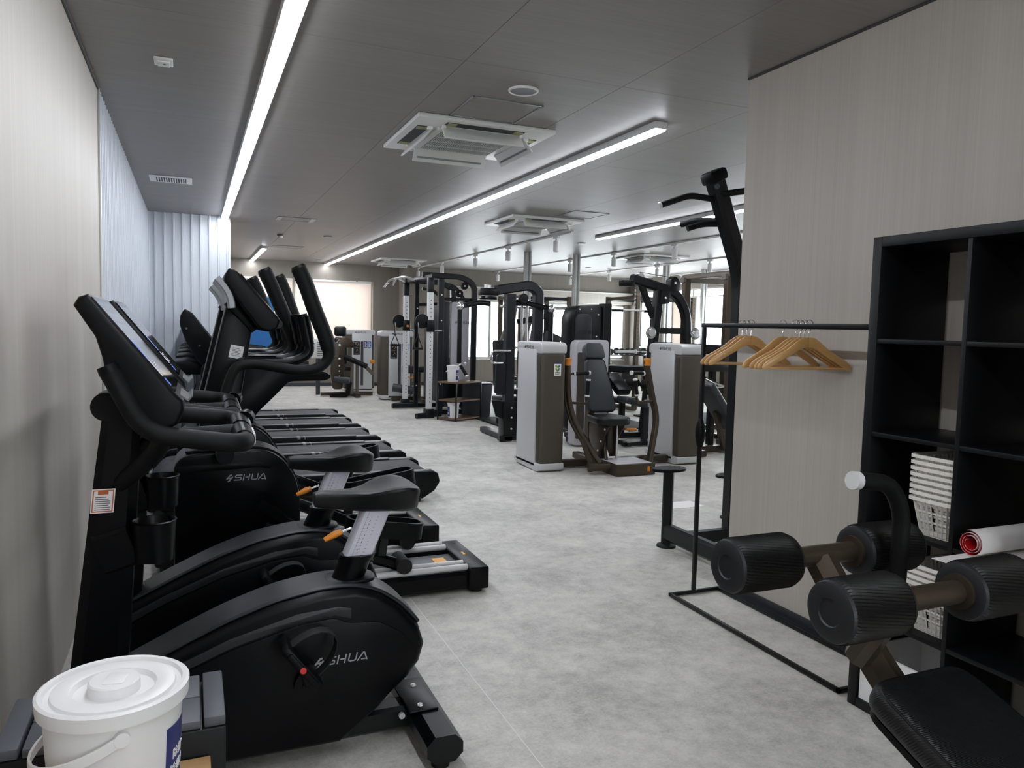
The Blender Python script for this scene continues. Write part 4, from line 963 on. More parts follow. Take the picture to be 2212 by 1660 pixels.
# ================================================================ pull-up tower beyond the wall end
t = thing('pullup_tower', 'black pull-up tower with bent mast just past the end of the right wall', 'pull-up tower', (3.15, 3.9, 0))
PX, PY = 3.34, 4.05
obj('mast', K().beam([(PX, PY, .05), (PX, PY, 1.78), (3.07, PY-.03, 2.37)], .11, .105, (0, 1, 0), fil=.14, ch=.2), 'frame_black', t)
obj('mast_cap', K().box(-.06, .06, -.055, .055, -.02, .05, .02, m=T(3.065, PY-.03, 2.385) @ RY(-24) @ Mx.Scale(1.12, 4)), 'plastic_black', t)
for pts in ([(3.10, PY-.02, 2.26), (2.90, PY, 2.275), (2.70, PY+.02, 2.20)], [(3.09, PY-.05, 2.29), (3.2, PY-.22, 2.30), (3.26, PY-.35, 2.26)]):
    p = obj('pull_handle', K().tube(pts, .02, n=12, fil=.05), 'foam_black', t)
    obj('handle_cap', K().cyl(pts[-1], V(pts[-1])+(V(pts[-1])-V(pts[-2])).normalized()*.018, .021, n=14), 'silver_metal', p)
for pts in ([(3.17, PY+.03, 2.12), (3.05, PY+.06, 2.115), (2.95, PY+.08, 2.08)], [(3.17, PY-.03, 2.13), (3.08, PY+.15, 2.15), (3.02, PY+.25, 2.13)]):
    obj('lower_handle', K().tube(pts, .02, n=12, fil=.05), 'foam_black', t)
obj('bolt', K().cyl((3.045, PY-.09, 2.33), (3.045, PY-.075, 2.33), .016, n=12), 'mid_grey', t)
obj('side_beam', K().beam([(2.88, 3.4, .10), (2.88, 4.14, .10)], .11, .07, (0, 0, 1), ch=.25), 'frame_black', t)
obj('cross_beam', K().beam([(2.88, 3.98, .09), (3.85, 3.98, .09)], .08, .07, (0, 0, 1)), 'frame_black', t)
obj('side_beam', K().beam([(3.8, 3.4, .10), (3.8, 4.6, .10)], .11, .07, (0, 0, 1), ch=.25), 'frame_black', t)
for x, y, zt in ((2.88, 4.13, .525), (3.78, 4.62, .34)):
    sp = obj('step_post', K().beam([(x, y, .012), (x, y, zt-.02)], .075, .075, (0, 1, 0), ch=.4), 'frame_black', t)
    obj('base_disc', K().lathe([(.0, .022), (.035, .022), (.062, .012), (.064, 0)], (x, y, 0), n=24), 'rubber_black', sp)
    ov = [(x+.125*math.cos(a), y+.075*math.sin(a)) for a in [2*PI*i/32 for i in range(32)]]
    st = obj('step_plate', K().prism(ov, 'z', zt-.02, zt, .005), 'plastic_black', t)
    k = K()
    for i in range(-4, 5):
        hw = .066*math.sqrt(max(0, 1-(i*.026/.118)**2)); k.box(x+i*.026-.002, x+i*.026+.002, y-hw, y+hw, zt, zt+.002)
        hw = .113*math.sqrt(max(0, 1-(i*.015/.068)**2)); k.box(x-hw, x+hw, y+i*.015-.0015, y+i*.015+.0015, zt, zt+.002)
    obj('grip_ribs', k, 'mid_grey', st)
for x, y in ((2.88, 3.42), (3.8, 3.42)): obj('base_disc', K().lathe([(.0, .05), (.03, .05), (.05, .012), (.052, 0)], (x, y, 0), n=20), 'rubber_black', t)
solo('floor_sheet', K().box(3.55, 3.85, 5.0, 5.2, .0005, .0018), 'paper', 'white sheet lying flat on the floor behind the pull-up tower', 'sheet', (3.7, 5.1, 0))
# ================================================================ weight towers and strength machines
def tower(t, M, w_, d, H, lo=-.42, hi=.33, signs=False):
    """pin-loaded weight tower; local logo face looks to -y, x runs along it"""
    b = obj('weight_tower', K().box(-w_/2, w_/2, .002, d, .075, H-.09, .03, seg=3).xf(M), 'brown_panel', t)
    obj('tower_cap', K().prism(smooth_poly([(-w_/2-.006, H-.1), (w_/2+.006, H-.1), (w_/2+.006, H-.005), (w_/2-.05, H+.012), (-w_/2+.05, H+.012), (-w_/2-.006, H-.005)], .03, 4), 'y', -.008, d+.006, .012, 3).xf(M), 'silver_paint', b)
    obj('front_panel', K().prism([(w_*lo, .05), (w_*hi, .05), (w_*(hi-.02), H-.06), (w_*(lo+.0), H-.06)], 'y', -.012, .012, .004).xf(M), 'silver_paint', b)
    obj('tower_base', K().prism(smooth_poly([(-w_/2-.005, .035), (-w_/2-.005, .085), (w_/2+.006, .085), (w_/2+.006, .02), (w_/2-.05, 0), (-w_/2+.03, .02)], .015, 3), 'y', -.012, d+.006, .01).xf(M), 'silver_paint', b)
    obj('mesh_strip', K().box(w_*(hi+.02), w_/2-.035, -.001, .004, .12, H-.13).xf(M), 'brown_mesh', b)
    k = K(); shua(k, .034, frame((-.10, -.0085, H-.062), (1, 0, 0), (0, 0, 1))); obj('lettering', k.xf(M), 'logo_black', b)
    if signs:
        p = obj('placard', K().box(w_*lo+.03, w_*lo+.16, -.016, -.0125, .78, 1.06).xf(M), 'placard', b)
        k = K()
        for i, (u, v) in enumerate(((.05, 1.0), (.10, .985), (.08, .87))):
            x = w_*lo+.03+u; k.tube([(x-.02, -.0165, v-.02), (x, -.0165, v+.012), (x+.022, -.0165, v-.005)], .006, n=5).ell((x-.004, -.0165, v+.024), (.008, .002, .008), 8, 6)
        obj('exercise_figures', k.xf(M), 'skin_tone', p)
        k = K()
        for v in (1.035, .93, .80): k.box(w_*lo+.045, w_*lo+.125, -.0168, -.0158, v, v+.008)
        obj('placard_print', k.xf(M), 'grey_band', p)
        obj('weight_slot', K().box(w_*lo+.18, w_*lo+.235, -.0135, -.011, .15, 1.06).xf(M), 'vent_dark', b)
        for x in (.25, .33): 
            s_ = obj('notice', K().box(w_*lo+x, w_*lo+x+.065, -.0145, -.0125, .93, 1.06).xf(M), 'label_sky' if x > .3 else 'label_blue', b)
            k = K()
            for i in range(4): k.box(w_*lo+x+.01, w_*lo+x+.055-.01*(i % 2), -.0152, -.0145, .945+.028*i, .958+.028*i)
            obj('notice_print', k.xf(M), 'paper', s_)
    return b

# ---------------------------------------------------------------- chest press
t = thing('chest_press', 'chest press machine with two silver towers and a black seat facing the room', 'gym machine', (4.0, 6.9, 0))
lt = tower(t, T(3.14, 6.985, 0) @ RZ(-90), .61, .26, 1.27)
tower(t, T(4.74, 6.95, 0) @ RZ(-90), .61, .27, 1.27)
M = frame((3.27, 6.6745, .955), (1, 0, 0), (0, 0, 1))
st = obj('safety_label', K().rect(0, .075, 0, .125, M, .001), 'paper', lt)
k = K(); M2 = M @ T(0, 0, .0011); k.rect(0, .075, .117, .131, M2, .0004); obj('label_header', k, 'label_blue', st)
k = K(); k.stroke([(.018, .07), (.036, .044)], .016, M2, .0004); k.stroke([(.018, .098), (.032, .086)], .018, M2, .0004); obj('label_mark', k, 'label_green', st)
k = K(); k.stroke([(.054, .07), (.04, .048)], .016, M2, .0004); k.stroke([(.056, .098), (.044, .086)], .018, M2, .0004); obj('label_mark', k, 'label_teal', st)
k = K(); k.rect(.01, .065, .03, .036, M2, .0004); k.rect(.01, .06, .018, .022, M2, .0004); k.rect(.01, .05, .010, .014, M2, .0004); obj('label_print', k, 'ink_black', st)
# seat, back and head pads
SX = 3.87
m = T(SX, 6.80, .56) @ RX(-20)
out = smooth_poly([(-.165, 0), (.165, 0), (.15, .25), (.105, .57), (-.105, .57), (-.15, .25)], [.06, .06, .1, .05, .05, .1], 5)
bp = obj('back_pad', K().prism(out, 'y', -.07, 0, .02, 3, m=m), 'leather_grey', t)
obj('pad_seam', K().tube([m @ V((x*.93, -.069, z*.985+.004)) for x, z in out], .003, n=6, closed=True), 'leather_black', bp)
obj('back_board', K().prism([(x*.92, z*.95+.01) for x, z in out], 'y', .001, .02, .004, m=m), 'plastic_black', bp)
hp = obj('head_pad', K().prism(smooth_poly([(-.115, .57), (.115, .57), (.105, .70), (.08, .735), (-.08, .735), (-.105, .70)], .03, 4), 'y', -.085, .01, .02, 3, m=m), 'leather_grey', t)
sp = obj('seat_pad', K().prism(smooth_poly([(-.14, .22), (.14, .22), (.19, -.12), (.12, -.21), (-.12, -.21), (-.19, -.12)], .06, 5), 'z', .475, .555, .025, 3, m=T(SX, 6.63, 0)), 'leather_black', t)
obj('seat_bracket', K().prism([(6.46, .46), (6.86, .46), (6.86, .30), (6.72, .12), (6.62, .14), (6.56, .34)], 'x', SX-.09, SX-.08, .002).prism([(6.46, .46), (6.86, .46), (6.86, .30), (6.72, .12), (6.62, .14), (6.56, .34)], 'x', SX+.08, SX+.09, .002), 'bronze', t)
for y, z in ((6.53, .43), (6.6, .3), (6.66, .2)): obj('bolt', K().cyl((SX-.098, y, z), (SX-.09, y, z), .011, n=12), 'bolt_white', t)
obj('seat_post', K().beam([(SX, 6.72, .02), (SX, 6.72, .46)], .07, .07, (0, 1, 0)), 'frame_navy', t)
obj('seat_rod', K().cyl((SX+.06, 6.55, .1), (SX+.06, 6.55, .46), .012), 'chrome', t)
lv = obj('seat_lever', K().tube([(SX+.1, 6.55, .43), (SX+.14, 6.5, .425)], .009, n=8), 'bronze', t)
obj('lever_grip', K().tube([(SX+.13, 6.51, .427), (SX+.23, 6.46, .43)], .013, n=10), 'orange', lv)
obj('back_frame', K().beam([(SX, 7.02, .02), (SX, 7.02, .75), (SX, 7.1, 1.2)], .07, .1, (1, 0, 0), fil=.1), 'bronze', t)
obj('base_frame', K().beam([(3.3, 6.85, .05), (4.86, 6.85, .05)], .07, .09).beam([(SX, 6.3, .05), (SX, 7.3, .05)], .07, .09), 'bronze', t)
fb = obj('foot_box', K().box(3.77, 4.21, 6.27, 6.66, .005, .115, .004), 'bronze', t)
obj('tread_top', K().box(3.79, 4.19, 6.30, 6.64, .1155, .1175), 'grey_panel', fb)
obj('hazard_label', K().box(4.12, 4.15, 6.268, 6.2695, .04, .09), 'orange', fb)
def press_arm(s, pts, gx):
    a = obj('press_arm', K().tube(pts, .027, n=12, fil=.16, fn=5).tube([V(p)+V((s*.012, .055, -.01)) for p in pts], .024, n=12, fil=.16, fn=5), 'bronze', t)
    p0 = V(pts[0])
    obj('cap', K().lathe([(.026, -.02), (.032, -.015), (.029, .0), (.031, .025), (.04, .045), (.038, .055), (.0, .058)], p0, n=20), 'orange', a)
    # horizontal grip, then an upright grip on an elbow
    q = V(pts[1])*.3+p0*.7+V((0, 0, .0)); g0 = q+V((-s*.02, 0, -.005)); d = V((-s, -.12, .06)).normalized()
    obj('grip', K().cyl(g0+d*.05, g0+d*.21, .019, n=14), 'foam_black', a)
    for l in (.05, .21): obj('grip_collar', K().cyl(g0+d*(l-.008), g0+d*(l+.008), .024, n=14), 'bolt_white', a)
    obj('grip_stub', K().cyl(g0, g0+d*.05, .012, n=10), 'bronze', a)
    e = V(pts[1]).lerp(V(pts[2]), .25); b = V((gx, e.y-.04, e.z-.01))
    obj('grip_elbow', K().tube([e, b, b+V((s*.01, 0, .09))], .013, n=10, fil=.05), 'bronze', a)
    u = V((-s*.03 if s > 0 else .01, 0, .16))
    g1 = b+V((s*.01, 0, .08)); obj('grip', K().cyl(g1, g1+u, .019, n=14), 'foam_black', a)
    for l in (0, 1): obj('grip_collar', K().cyl(g1+u*(l-.05), g1+u*(l+.05), .025, n=14), 'bolt_white', a)
press_arm(-1, [(3.47, 6.77, 1.07), (3.475, 6.76, .74), (3.52, 6.7, .5), (3.70, 6.48, .1)], 3.67)
press_arm(1, [(4.40, 6.77, 1.07), (4.47, 6.76, .74), (4.52, 6.72, .5), (4.40, 6.66, .03)], 4.24)
obj('arm_pivot', K().cyl((3.58, 6.45, .075), (3.78, 6.42, .075), .042, n=18).cyl((3.56, 6.46, .075), (3.6, 6.45, .075), .048, n=18), 'bronze', t)
obj('arm_link', K().beam([(3.62, 6.5, .08), (3.56, 6.6, .34)], .03, .05, (0, 1, 0)).beam([(3.82, 6.55, .1), (3.84, 6.72, .46)], .03, .03, (1, 0, 0)), 'bronze', t)

# ---------------------------------------------------------------- row machine behind the chest press
t = thing('row_machine', 'black shrouded weight machine behind the chest press seat', 'gym machine', (4.6, 8.4, 0))
sh = obj('shroud', K().prism(smooth_poly([(4.30, .15), (4.30, 1.55), (4.36, 1.70), (4.70, 1.73), (4.70, .15)], .06, 5), 'y', 8.3, 8.62, .012), 'frame_black', t)
obj('shroud_plate', K().prism(smooth_poly([(4.325, .9), (4.325, 1.55), (4.36, 1.6), (4.53, 1.6), (4.56, 1.55), (4.56, .9)], .03, 4), 'y', 8.286, 8.299, .004), 'frame_navy', sh)
k = K(); shua(k, .045, frame((4.36, 8.2855, 1.36), (1, 0, 0), (0, 0, 1))); obj('lettering', k, 'logo_black', sh)
for x, z in ((4.39, 1.66), (4.55, 1.665), (4.65, 1.6), (4.63, 1.33)): obj('bolt', K().cyl((x, 8.285, z), (x, 8.301, z), .009, n=10), 'bolt_white', sh)
obj('post', K().beam([(4.78, 8.35, .05), (4.78, 8.35, 1.74)], .14, .12, (0, 1, 0), ch=.1), 'frame_black', t)
lp = obj('lower_cover', K().prism(smooth_poly([(4.22, .02), (4.22, 1.24), (4.26, 1.285), (4.64, 1.29), (4.66, 1.25), (4.66, .02)], .03, 4), 'y', 8.02, 8.2, .01), 'grey_panel', t)
obj('mesh_strip', K().prism(smooth_poly([(4.235, .1), (4.235, 1.14), (4.34, 1.14), (4.34, .1)], .02, 3), 'y', 8.012, 8.019), 'brown_mesh', lp)
obj('arm', K().beam([(4.78, 8.3, .94), (5.0, 8.25, .93), (5.3, 8.15, .93)], .09, .10, (0, 0, 1), fil=.1), 'frame_black', t)
for x, z in ((4.74, 1.0), (4.84, 1.01), (4.74, .8)): obj('bolt', K().cyl((x, 8.27, z), (x, 8.276, z), .012, n=10), 'bolt_white', t)
obj('chest_pad', K().box(-.1, .1, -.05, .05, -.2, .2, .03, m=T(4.96, 8.3, .74) @ RX(-60)), 'leather_black', t)
obj('base', K().beam([(4.3, 8.35, .05), (4.9, 8.35, .05)], .07, .09).beam([(4.5, 7.95, .05), (4.5, 8.75, .05)], .07, .09), 'frame_black', t)

# ---------------------------------------------------------------- adjustable bench
t = thing('adjustable_bench', 'black adjustable bench with orange pin seen between the press arms', 'exercise bench', (5.1, 7.92, 0))
m = T(5.0, 7.92, .50) @ RY(14)
obj('back_pad', K().box(-.22, .25, -.13, .13, 0, .07, .025, m=m, seg=3), 'leather_grey', t)
obj('seat_pad', K().box(-.12, .12, -.13, .13, 0, .07, .025, m=T(5.42, 7.92, .44) @ RY(-10), seg=3), 'leather_black', t)
obj('post', K().beam([(5.12, 7.9, .04), (5.12, 7.9, .5)], .065, .065, (0, 1, 0)), 'frame_navy', t)
sl = obj('slider', K().box(5.09, 5.15, 7.78, 7.82, .5, .64, .004), 'aluminium', t)
obj('pin', K().lathe([(.008, 0), (.008, .02), (.022, .025), (.022, .045), (.0, .05)], (5.155, 7.84, .5), (1, -.3, 0), n=14), 'orange', sl)
obj('base', K().beam([(4.8, 7.86, .04), (5.5, 7.86, .04)], .05, .06).beam([(4.86, 7.80, .04), (4.86, 8.04, .04)], .05, .06).beam([(5.45, 7.80, .04), (5.45, 8.04, .04)], .05, .06), 'frame_black', t)
obj('brace', K().beam([(5.12, 7.9, .35), (5.42, 7.9, .2)], .05, .05, (0, 1, 0)), 'frame_black', t)
for y in (7.84, 8.0): obj('roller_pad', K().cyl((5.46, y-.05, .62), (5.46, y+.05, .62), .05, n=18), 'foam_black', t)
obj('roller_rod', K().cyl((5.46, 7.78, .62), (5.46, 8.06, .62), .014).cyl((5.46, 7.92, .62), (5.12, 7.92, .55), .014), 'chrome', t)

# ---------------------------------------------------------------- pec fly machine
t = thing('pec_fly', 'black pec fly machine with swinging arms behind the left silver tower', 'gym machine', (3.8, 8.8, 0))
obj('front_post', K().beam([(3.64, 8.72, .45), (3.64, 8.72, 1.83)], .12, .12, (0, 1, 0), ch=.08), 'frame_navy', t)
fp = obj('lower_post', K().prism([(3.56, .06), (3.545, .45), (3.57, .5), (3.74, .5), (3.74, .06)], 'y', 8.64, 8.82, .01), 'frame_black', t)
for z in (.42, .3, .16): obj('bolt', K().cyl((3.66, 8.63, z), (3.66, 8.641, z), .012, n=10), 'bolt_white', fp)
obj('arch', K().beam([(3.46, 8.72, 1.87), (3.92, 8.76, 1.95), (4.04, 8.76, 1.88), (4.04, 8.76, .08)], .12, .12, (0, 1, 0), fil=.14, ch=.12), 'frame_navy', t)
ch = obj('cam_head', K().box(3.24, 3.46, 8.64, 8.80, 1.80, 1.89, .012), 'frame_black', t)
obj('bolt_caps', K().cyl((3.31, 8.70, 1.89), (3.31, 8.70, 1.93), .022).cyl((3.37, 8.74, 1.89), (3.37, 8.74, 1.93), .022), 'bolt_white', ch)
obj('bolt_caps', K().cyl((3.78, 8.72, 1.95), (3.78, 8.72, 1.975), .018).cyl((3.85, 8.74, 1.96), (3.85, 8.74, 1.985), .018), 'bolt_white', ch)
obj('cam', K().lathe([(.0, .02), (.10, .02), (.11, 0), (.1, -.02), (.0, -.02)], (3.35, 8.72, 1.77)), 'frame_black', ch)
obj('pulley', K().lathe([(.0, .03), (.02, .03), (.03, .02), (.055, .02), (.06, 0), (.055, -.02), (.0, -.02)], (3.79, 8.64, 1.78), (0, -1, 0)), 'rubber_black', t)
obj('guide_rods', K().cyl((3.86, 8.85, .1), (3.86, 8.85, 1.8), .016).cyl((3.93, 8.85, .1), (3.93, 8.85, 1.8), .016), 'chrome', t)
for s, p0, p1, zb in ((-1, (3.36, 8.7, 1.70), (2.95, 8.6, 1.655), .98), (1, (3.7, 8.75, 1.72), (4.16, 8.62, 1.66), 1.0)):
    a = obj('swing_arm', K().tube([p0, (p0[0]+s*.14, p0[1]-.02, p0[2]+.01), p1], .032, n=12, fil=.08).beam([p1, (p1[0]-s*.0, p1[1], zb)], .05, .06, (0, 1, 0), ch=.3), 'frame_black', t)
    obj('joint', K().ell(p1, (.05, .05, .05)), 'chrome', a)
    g = V((p1[0], p1[1]-.03, zb-.02))
    obj('grip', K().cyl(g, g+V((.07, -.05, -.13)), .02, n=12), 'foam_black', a)
    for q in (g, g+V((.07, -.05, -.13)), V((p1[0]+.05, p1[1]-.06, zb))): obj('grip_collar', K().ell(q, (.024, .024, .02), 10, 7), 'chrome', a)
obj('back_pad', K().box(-.12, .12, -.04, .04, -.30, .30, .03, m=T(3.74, 9.2, .95) @ RX(-6)), 'leather_black', t)
obj('seat_pad', K().box(3.6, 3.9, 8.85, 9.2, .46, .53, .025), 'leather_black', t)
obj('seat_post', K().beam([(3.75, 9.02, .04), (3.75, 9.02, .46)], .07, .07, (0, 1, 0)), 'frame_black', t)
obj('gusset', K().prism([(3.40, .52), (3.56, .5), (3.56, .28), (3.46, .32)], 'y', 8.66, 8.68), 'frame_black', t)
ck = obj('side_handle', K().tube([(3.62, 8.62, 1.13), (3.36, 8.6, 1.13), (3.36, 8.6, .98), (3.52, 8.62, .98)], .014, n=10, fil=.06), 'chrome', t)
obj('side_cover', K().prism(smooth_poly([(3.44, .6), (3.46, 1.08), (3.58, 1.12), (3.58, .58)], .03, 3), 'y', 8.66, 8.7, .004), 'frame_navy', t)
obj('base', K().beam([(3.62, 8.62, .045), (3.62, 9.5, .045)], .07, .1).beam([(3.5, 8.66, .045), (4.2, 8.66, .045)], .06, .08), 'frame_black', t)
obj('base_foot', K().lathe([(.0, .02), (.035, .02), (.045, 0)], (3.56, 8.66, 0), n=16), 'rubber_black', t)

# ---------------------------------------------------------------- incline press bench frame between pec fly and cable machine
t = thing('plate_press', 'plate-loaded press with slanting grey levers behind the pec fly machine', 'gym machine', (4.5, 10.2, 0))
for x, y, dx in ((4.35, 10.2, -.02), (4.7, 10.2, .0)):
    obj('lever', K().beam([(x-.2, y, .35), (x-.12, y, 1.0), (x, y, 1.78)], .05, .06, (0, 1, 0), fil=.3), 'mid_grey', t)
    obj('lever_arm', K().beam([(x-.04, y-.02, 1.7), (x-.28, y-.02, 1.1)], .04, .045, (0, 1, 0)), 'warm_grey', t)
obj('crossbar', K().cyl((4.1, 10.2, 1.72), (5.3, 10.2, 1.72), .025), 'chrome', t)
pl = obj('plate_disc', K().lathe([(.0, .02), (.2, .02), (.22, .0), (.2, -.02), (.0, -.02)], (4.2, 10.15, .8), (1, .2, 0), n=28), 'rubber_black', t)
obj('disc_badge', K().lathe([(.0, .024), (.16, .024), (.165, .018), (.0, .018)], (4.2, 10.15, .8), (-1, -.2, 0), n=24), 'warm_grey', pl)
obj('back_pad', K().box(-.15, .15, -.04, .04, -.42, .42, .03, m=T(4.75, 10.05, .95) @ RY(20)), 'leather_black', t)
obj('upper_beam', K().beam([(4.35, 10.1, 1.5), (4.9, 10.1, 1.62)], .1, .08, (0, 1, 0)), 'frame_black', t)
obj('rear_post', K().beam([(4.95, 10.2, .04), (4.85, 10.2, 1.75)], .09, .09, (0, 1, 0)), 'frame_black', t)
obj('seat_beam', K().beam([(4.1, 10.0, .3), (4.75, 10.0, .42)], .08, .1, (0, 1, 0)), 'mid_grey', t)
obj('seat_pad', K().box(4.2, 4.6, 9.85, 10.15, .47, .54, .025), 'leather_black', t)
obj('foot_rod', K().cyl((4.02, 10.0, .28), (4.25, 9.95, .28), .025), 'bolt_white', t)
obj('base', K().beam([(4.1, 10.2, .065), (5.2, 10.2, .065)], .08, .09).beam([(4.3, 9.8, .065), (4.3, 10.6, .065)], .08, .09), 'frame_black', t)

# ---------------------------------------------------------------- dual cable machine
t = thing('cable_machine', 'tall black dual cable machine with silver adjustable columns', 'gym machine', (3.7, 12.0, 0))
for x, y, ft in ((3.36, 11.2, .03), (3.41, 12.8, .03)):
    c = obj('silver_column', K().beam([(x, y, .08), (x, y, 1.92)], .085, .085, (0, 1, 0), ch=.12), 'silver_metal', t)
    obj('column_head', K().box(x-.046, x+.046, y-.046, y+.046, 1.92, 2.15, .006), 'frame_navy', c)
    k = K()
    for i in range(26): k.cyl((x, y-.044, .25+i*.062), (x, y-.0424, .25+i*.062), .008, n=8)
    obj('pin_holes', k, 'ink_black', c)
    cr = obj('carriage', K().box(x-.062, x+.062, y-.062, y+.062, 1.32, 1.50, .01), 'frame_black', c)
    c['dummy'] = 0; del c['dummy']
    wl_ = K().lathe([(.095, -.012), (.11, -.01), (.11, .01), (.095, .012)], (x-.13, y-.02, 1.48), (0, -1, 0), n=28)
    for i in range(3):
        a = 2*PI*i/3+.4; wl_.beam([(x-.13, y-.02, 1.48), (x-.13+.1*math.cos(a), y-.02, 1.48+.1*math.sin(a))], .012, .03, (0, 1, 0))
    obj('pulley_wheel', wl_, 'frame_black', t)
    obj('pull_pin', K().lathe([(.008, 0), (.008, .03), (.02, .035), (.02, .06), (.0, .065)], (x, y-.06, 1.40), (0, -1, 0), n=14), 'orange', cr) if y > 12 else None
    obj('pull_bar', K().cyl((x, y, 1.34), (x+.2, y+.05, 1.34), .016), 'chrome', cr)
    hb = V((x-.2, y-.04, 1.4))
    hn = obj('strap_handle', K().tube([hb, hb+V((0, 0, -.14)), hb+V((-.075, 0, -.33)), hb+V((.075, 0, -.33))], .008, n=6).tube([hb+V((0, 0, -.14)), hb+V((.075, 0, -.33))], .008, n=6).cyl(hb+V((-.08, 0, -.335)), hb+V((.08, 0, -.335)), .016), 'frame_black', t)
    obj('clip', K().tube([hb+V((0, 0, .06)), hb+V((.008, 0, -.02)), hb+V((0, 0, -.13))], .007, n=6), 'chrome', hn)
    obj('foot', K().tube([(x-.22, y-.08, .04), (x-.02, y-.02, .05), (x+.2, y+.02, .05)], .04, n=12).box(x-.07, x+.07, y-.07, y+.07, 0, .14, .01), 'frame_black', t)
obj('front_post', K().beam([(3.62, 11.5, .05), (3.62, 11.5, 2.16)], .1, .09, (0, 1, 0), ch=.1), 'frame_navy', t)
obj('rear_post', K().beam([(3.5, 12.45, .05), (3.5, 12.45, 2.12)], .07, .07, (0, 1, 0), ch=.1), 'frame_black', t)
for y, zz_ in ((11.45, 2.2), (12.5, 2.16)):
    obj('arch', K().beam([(3.30, y, zz_), (3.95, y, zz_-.01), (4.16, y, zz_-.12), (4.16, y, .05)], .075, .085, (0, 1, 0), fil=.22, ch=.12), 'frame_black', t)
    obj('inner_arch', K().beam([(3.62, y+.05, zz_-.12), (3.85, y+.05, zz_-.15), (4.0, y+.05, zz_-.35)], .05, .05, (0, 1, 0), fil=.14), 'frame_black', t)
obj('top_beam', K().beam([(3.36, 11.0, 2.16), (3.36, 12.85, 2.16)], .06, .08), 'frame_black', t)
obj('chin_bar', K().tube([(3.34, 12.0, 2.14), (3.2, 12.1, 2.2), (3.08, 12.25, 2.17), (3.05, 12.3, 2.06)], .018, n=8, fil=.05), 'chrome', t)
obj('chin_bar', K().tube([(3.34, 12.6, 2.14), (3.2, 12.6, 2.2), (3.1, 12.75, 2.17), (3.02, 12.8, 2.05)], .018, n=8, fil=.05), 'chrome', t)
obj('cross_beam', K().beam([(3.5, 12.45, 1.76), (4.16, 11.5, 1.80)], .05, .05), 'frame_black', t)
obj('cross_beam', K().beam([(3.62, 11.5, 1.84), (4.16, 11.5, 1.84)], .05, .05), 'frame_black', t)
for x, z in ((3.98, 2.05), (3.9, 1.93)):
    p = obj('pulley', K().lathe([(.0, .022), (.02, .022), (.05, .015), (.058, .018), (.058, -.018), (.0, -.018)], (x, 11.42, z), (0, -1, 0)), 'plastic_black', t)
    obj('pulley_bolt', K().cyl((x, 11.39, z), (x, 11.4, z), .012, n=8), 'bolt_white', p)
gs = obj('grey_shroud', K().prism(smooth_poly([(3.8, .5), (3.8, 1.80), (4.1, 1.80), (4.1, .5)], .05, 5), 'y', 11.5, 11.56, .006), 'grey_panel', t)
k = K(); shua(k, .038, frame((3.86, 11.499, 1.46), (1, 0, 0), (0, 0, 1))); obj('lettering', k, 'logo_black', gs)
obj('navy_shroud', K().prism(smooth_poly([(11.62, .2), (11.62, 1.7), (12.4, 1.74), (12.4, .2)], .06, 5), 'x', 3.62, 3.66, .006), 'frame_navy', t)
obj('inner_shroud', K().box(3.68, 3.78, 11.52, 11.6, .2, 1.8, .01), 'frame_navy', t)
obj('weight_stack', K().box(3.82, 4.08, 11.7, 11.95, .1, .9, .005), 'plastic_black', t)
obj('guide_rods', K().cyl((3.88, 11.82, .1), (3.88, 11.82, 2.0), .014).cyl((4.02, 11.82, .1), (4.02, 11.82, 2.0), .014), 'chrome', t)
obj('base_beam', K().beam([(3.12, 12.55, .05), (4.2, 12.55, .05)], .07, .09).beam([(3.4, 11.5, .05), (4.2, 11.5, .05)], .07, .09).beam([(4.16, 11.4, .05), (4.16, 12.6, .05)], .07, .09), 'frame_black', t)
bc = obj('base_cover', K().prism([(4.17, 0), (4.17, .5), (4.37, .52), (4.33, 0)], 'y', 11.1, 11.42, .008), 'dark_grey', t)
obj('cover_top', K().box(4.15, 4.39, 11.09, 11.43, .521, .535, .004), 'grey_panel', bc)
for x, y, z in ((3.62, 11.449, 1.5), (3.62, 11.449, 1.9), (3.62, 11.449, .5), (3.5, 12.41, 1.7), (3.5, 12.41, .4)): obj('bolt', K().cyl((x, y-.006, z), (x, y, z), .012, n=10), 'bolt_white', t)

# ---------------------------------------------------------------- small rack with two buckets
t = thing('bucket_rack', 'small dark three-tier rack with wooden shelves beside the cable machine', 'rack', (3.765, 10.935, 0), rz=30.5, org=(0, 0, 0))
for z, b in ((.025, .0), (.30, 0), (.572, .012)):
    obj('shelf', K().box(-.285-b, .285+b, -.18-b, .18+b, z-.011, z+.011, .003), 'shelf_wood', t)
for x in (-.287, .287):
    for y in (-.182, .182): obj('post', K().box(x-.009, x+.009, y-.009, y+.009, 0, .56, .001), 'frame_black', t)
obj('end_panel', K().box(.275, .279, -.17, .17, .03, .56), 'dark_grey', t)
b1 = make_bucket('wipes_bucket', 'white wipes bucket with blue label on top of the small rack', (3.62, 10.83, .5835), r=.098, h=.245)
b1.rotation_euler.z = math.radians(-42)
b2 = make_bucket('wipes_bucket', 'white bucket on the bottom shelf of the small rack', (3.64, 10.85, .0365), r=.095, h=.235)
b2.rotation_euler.z = math.radians(170)

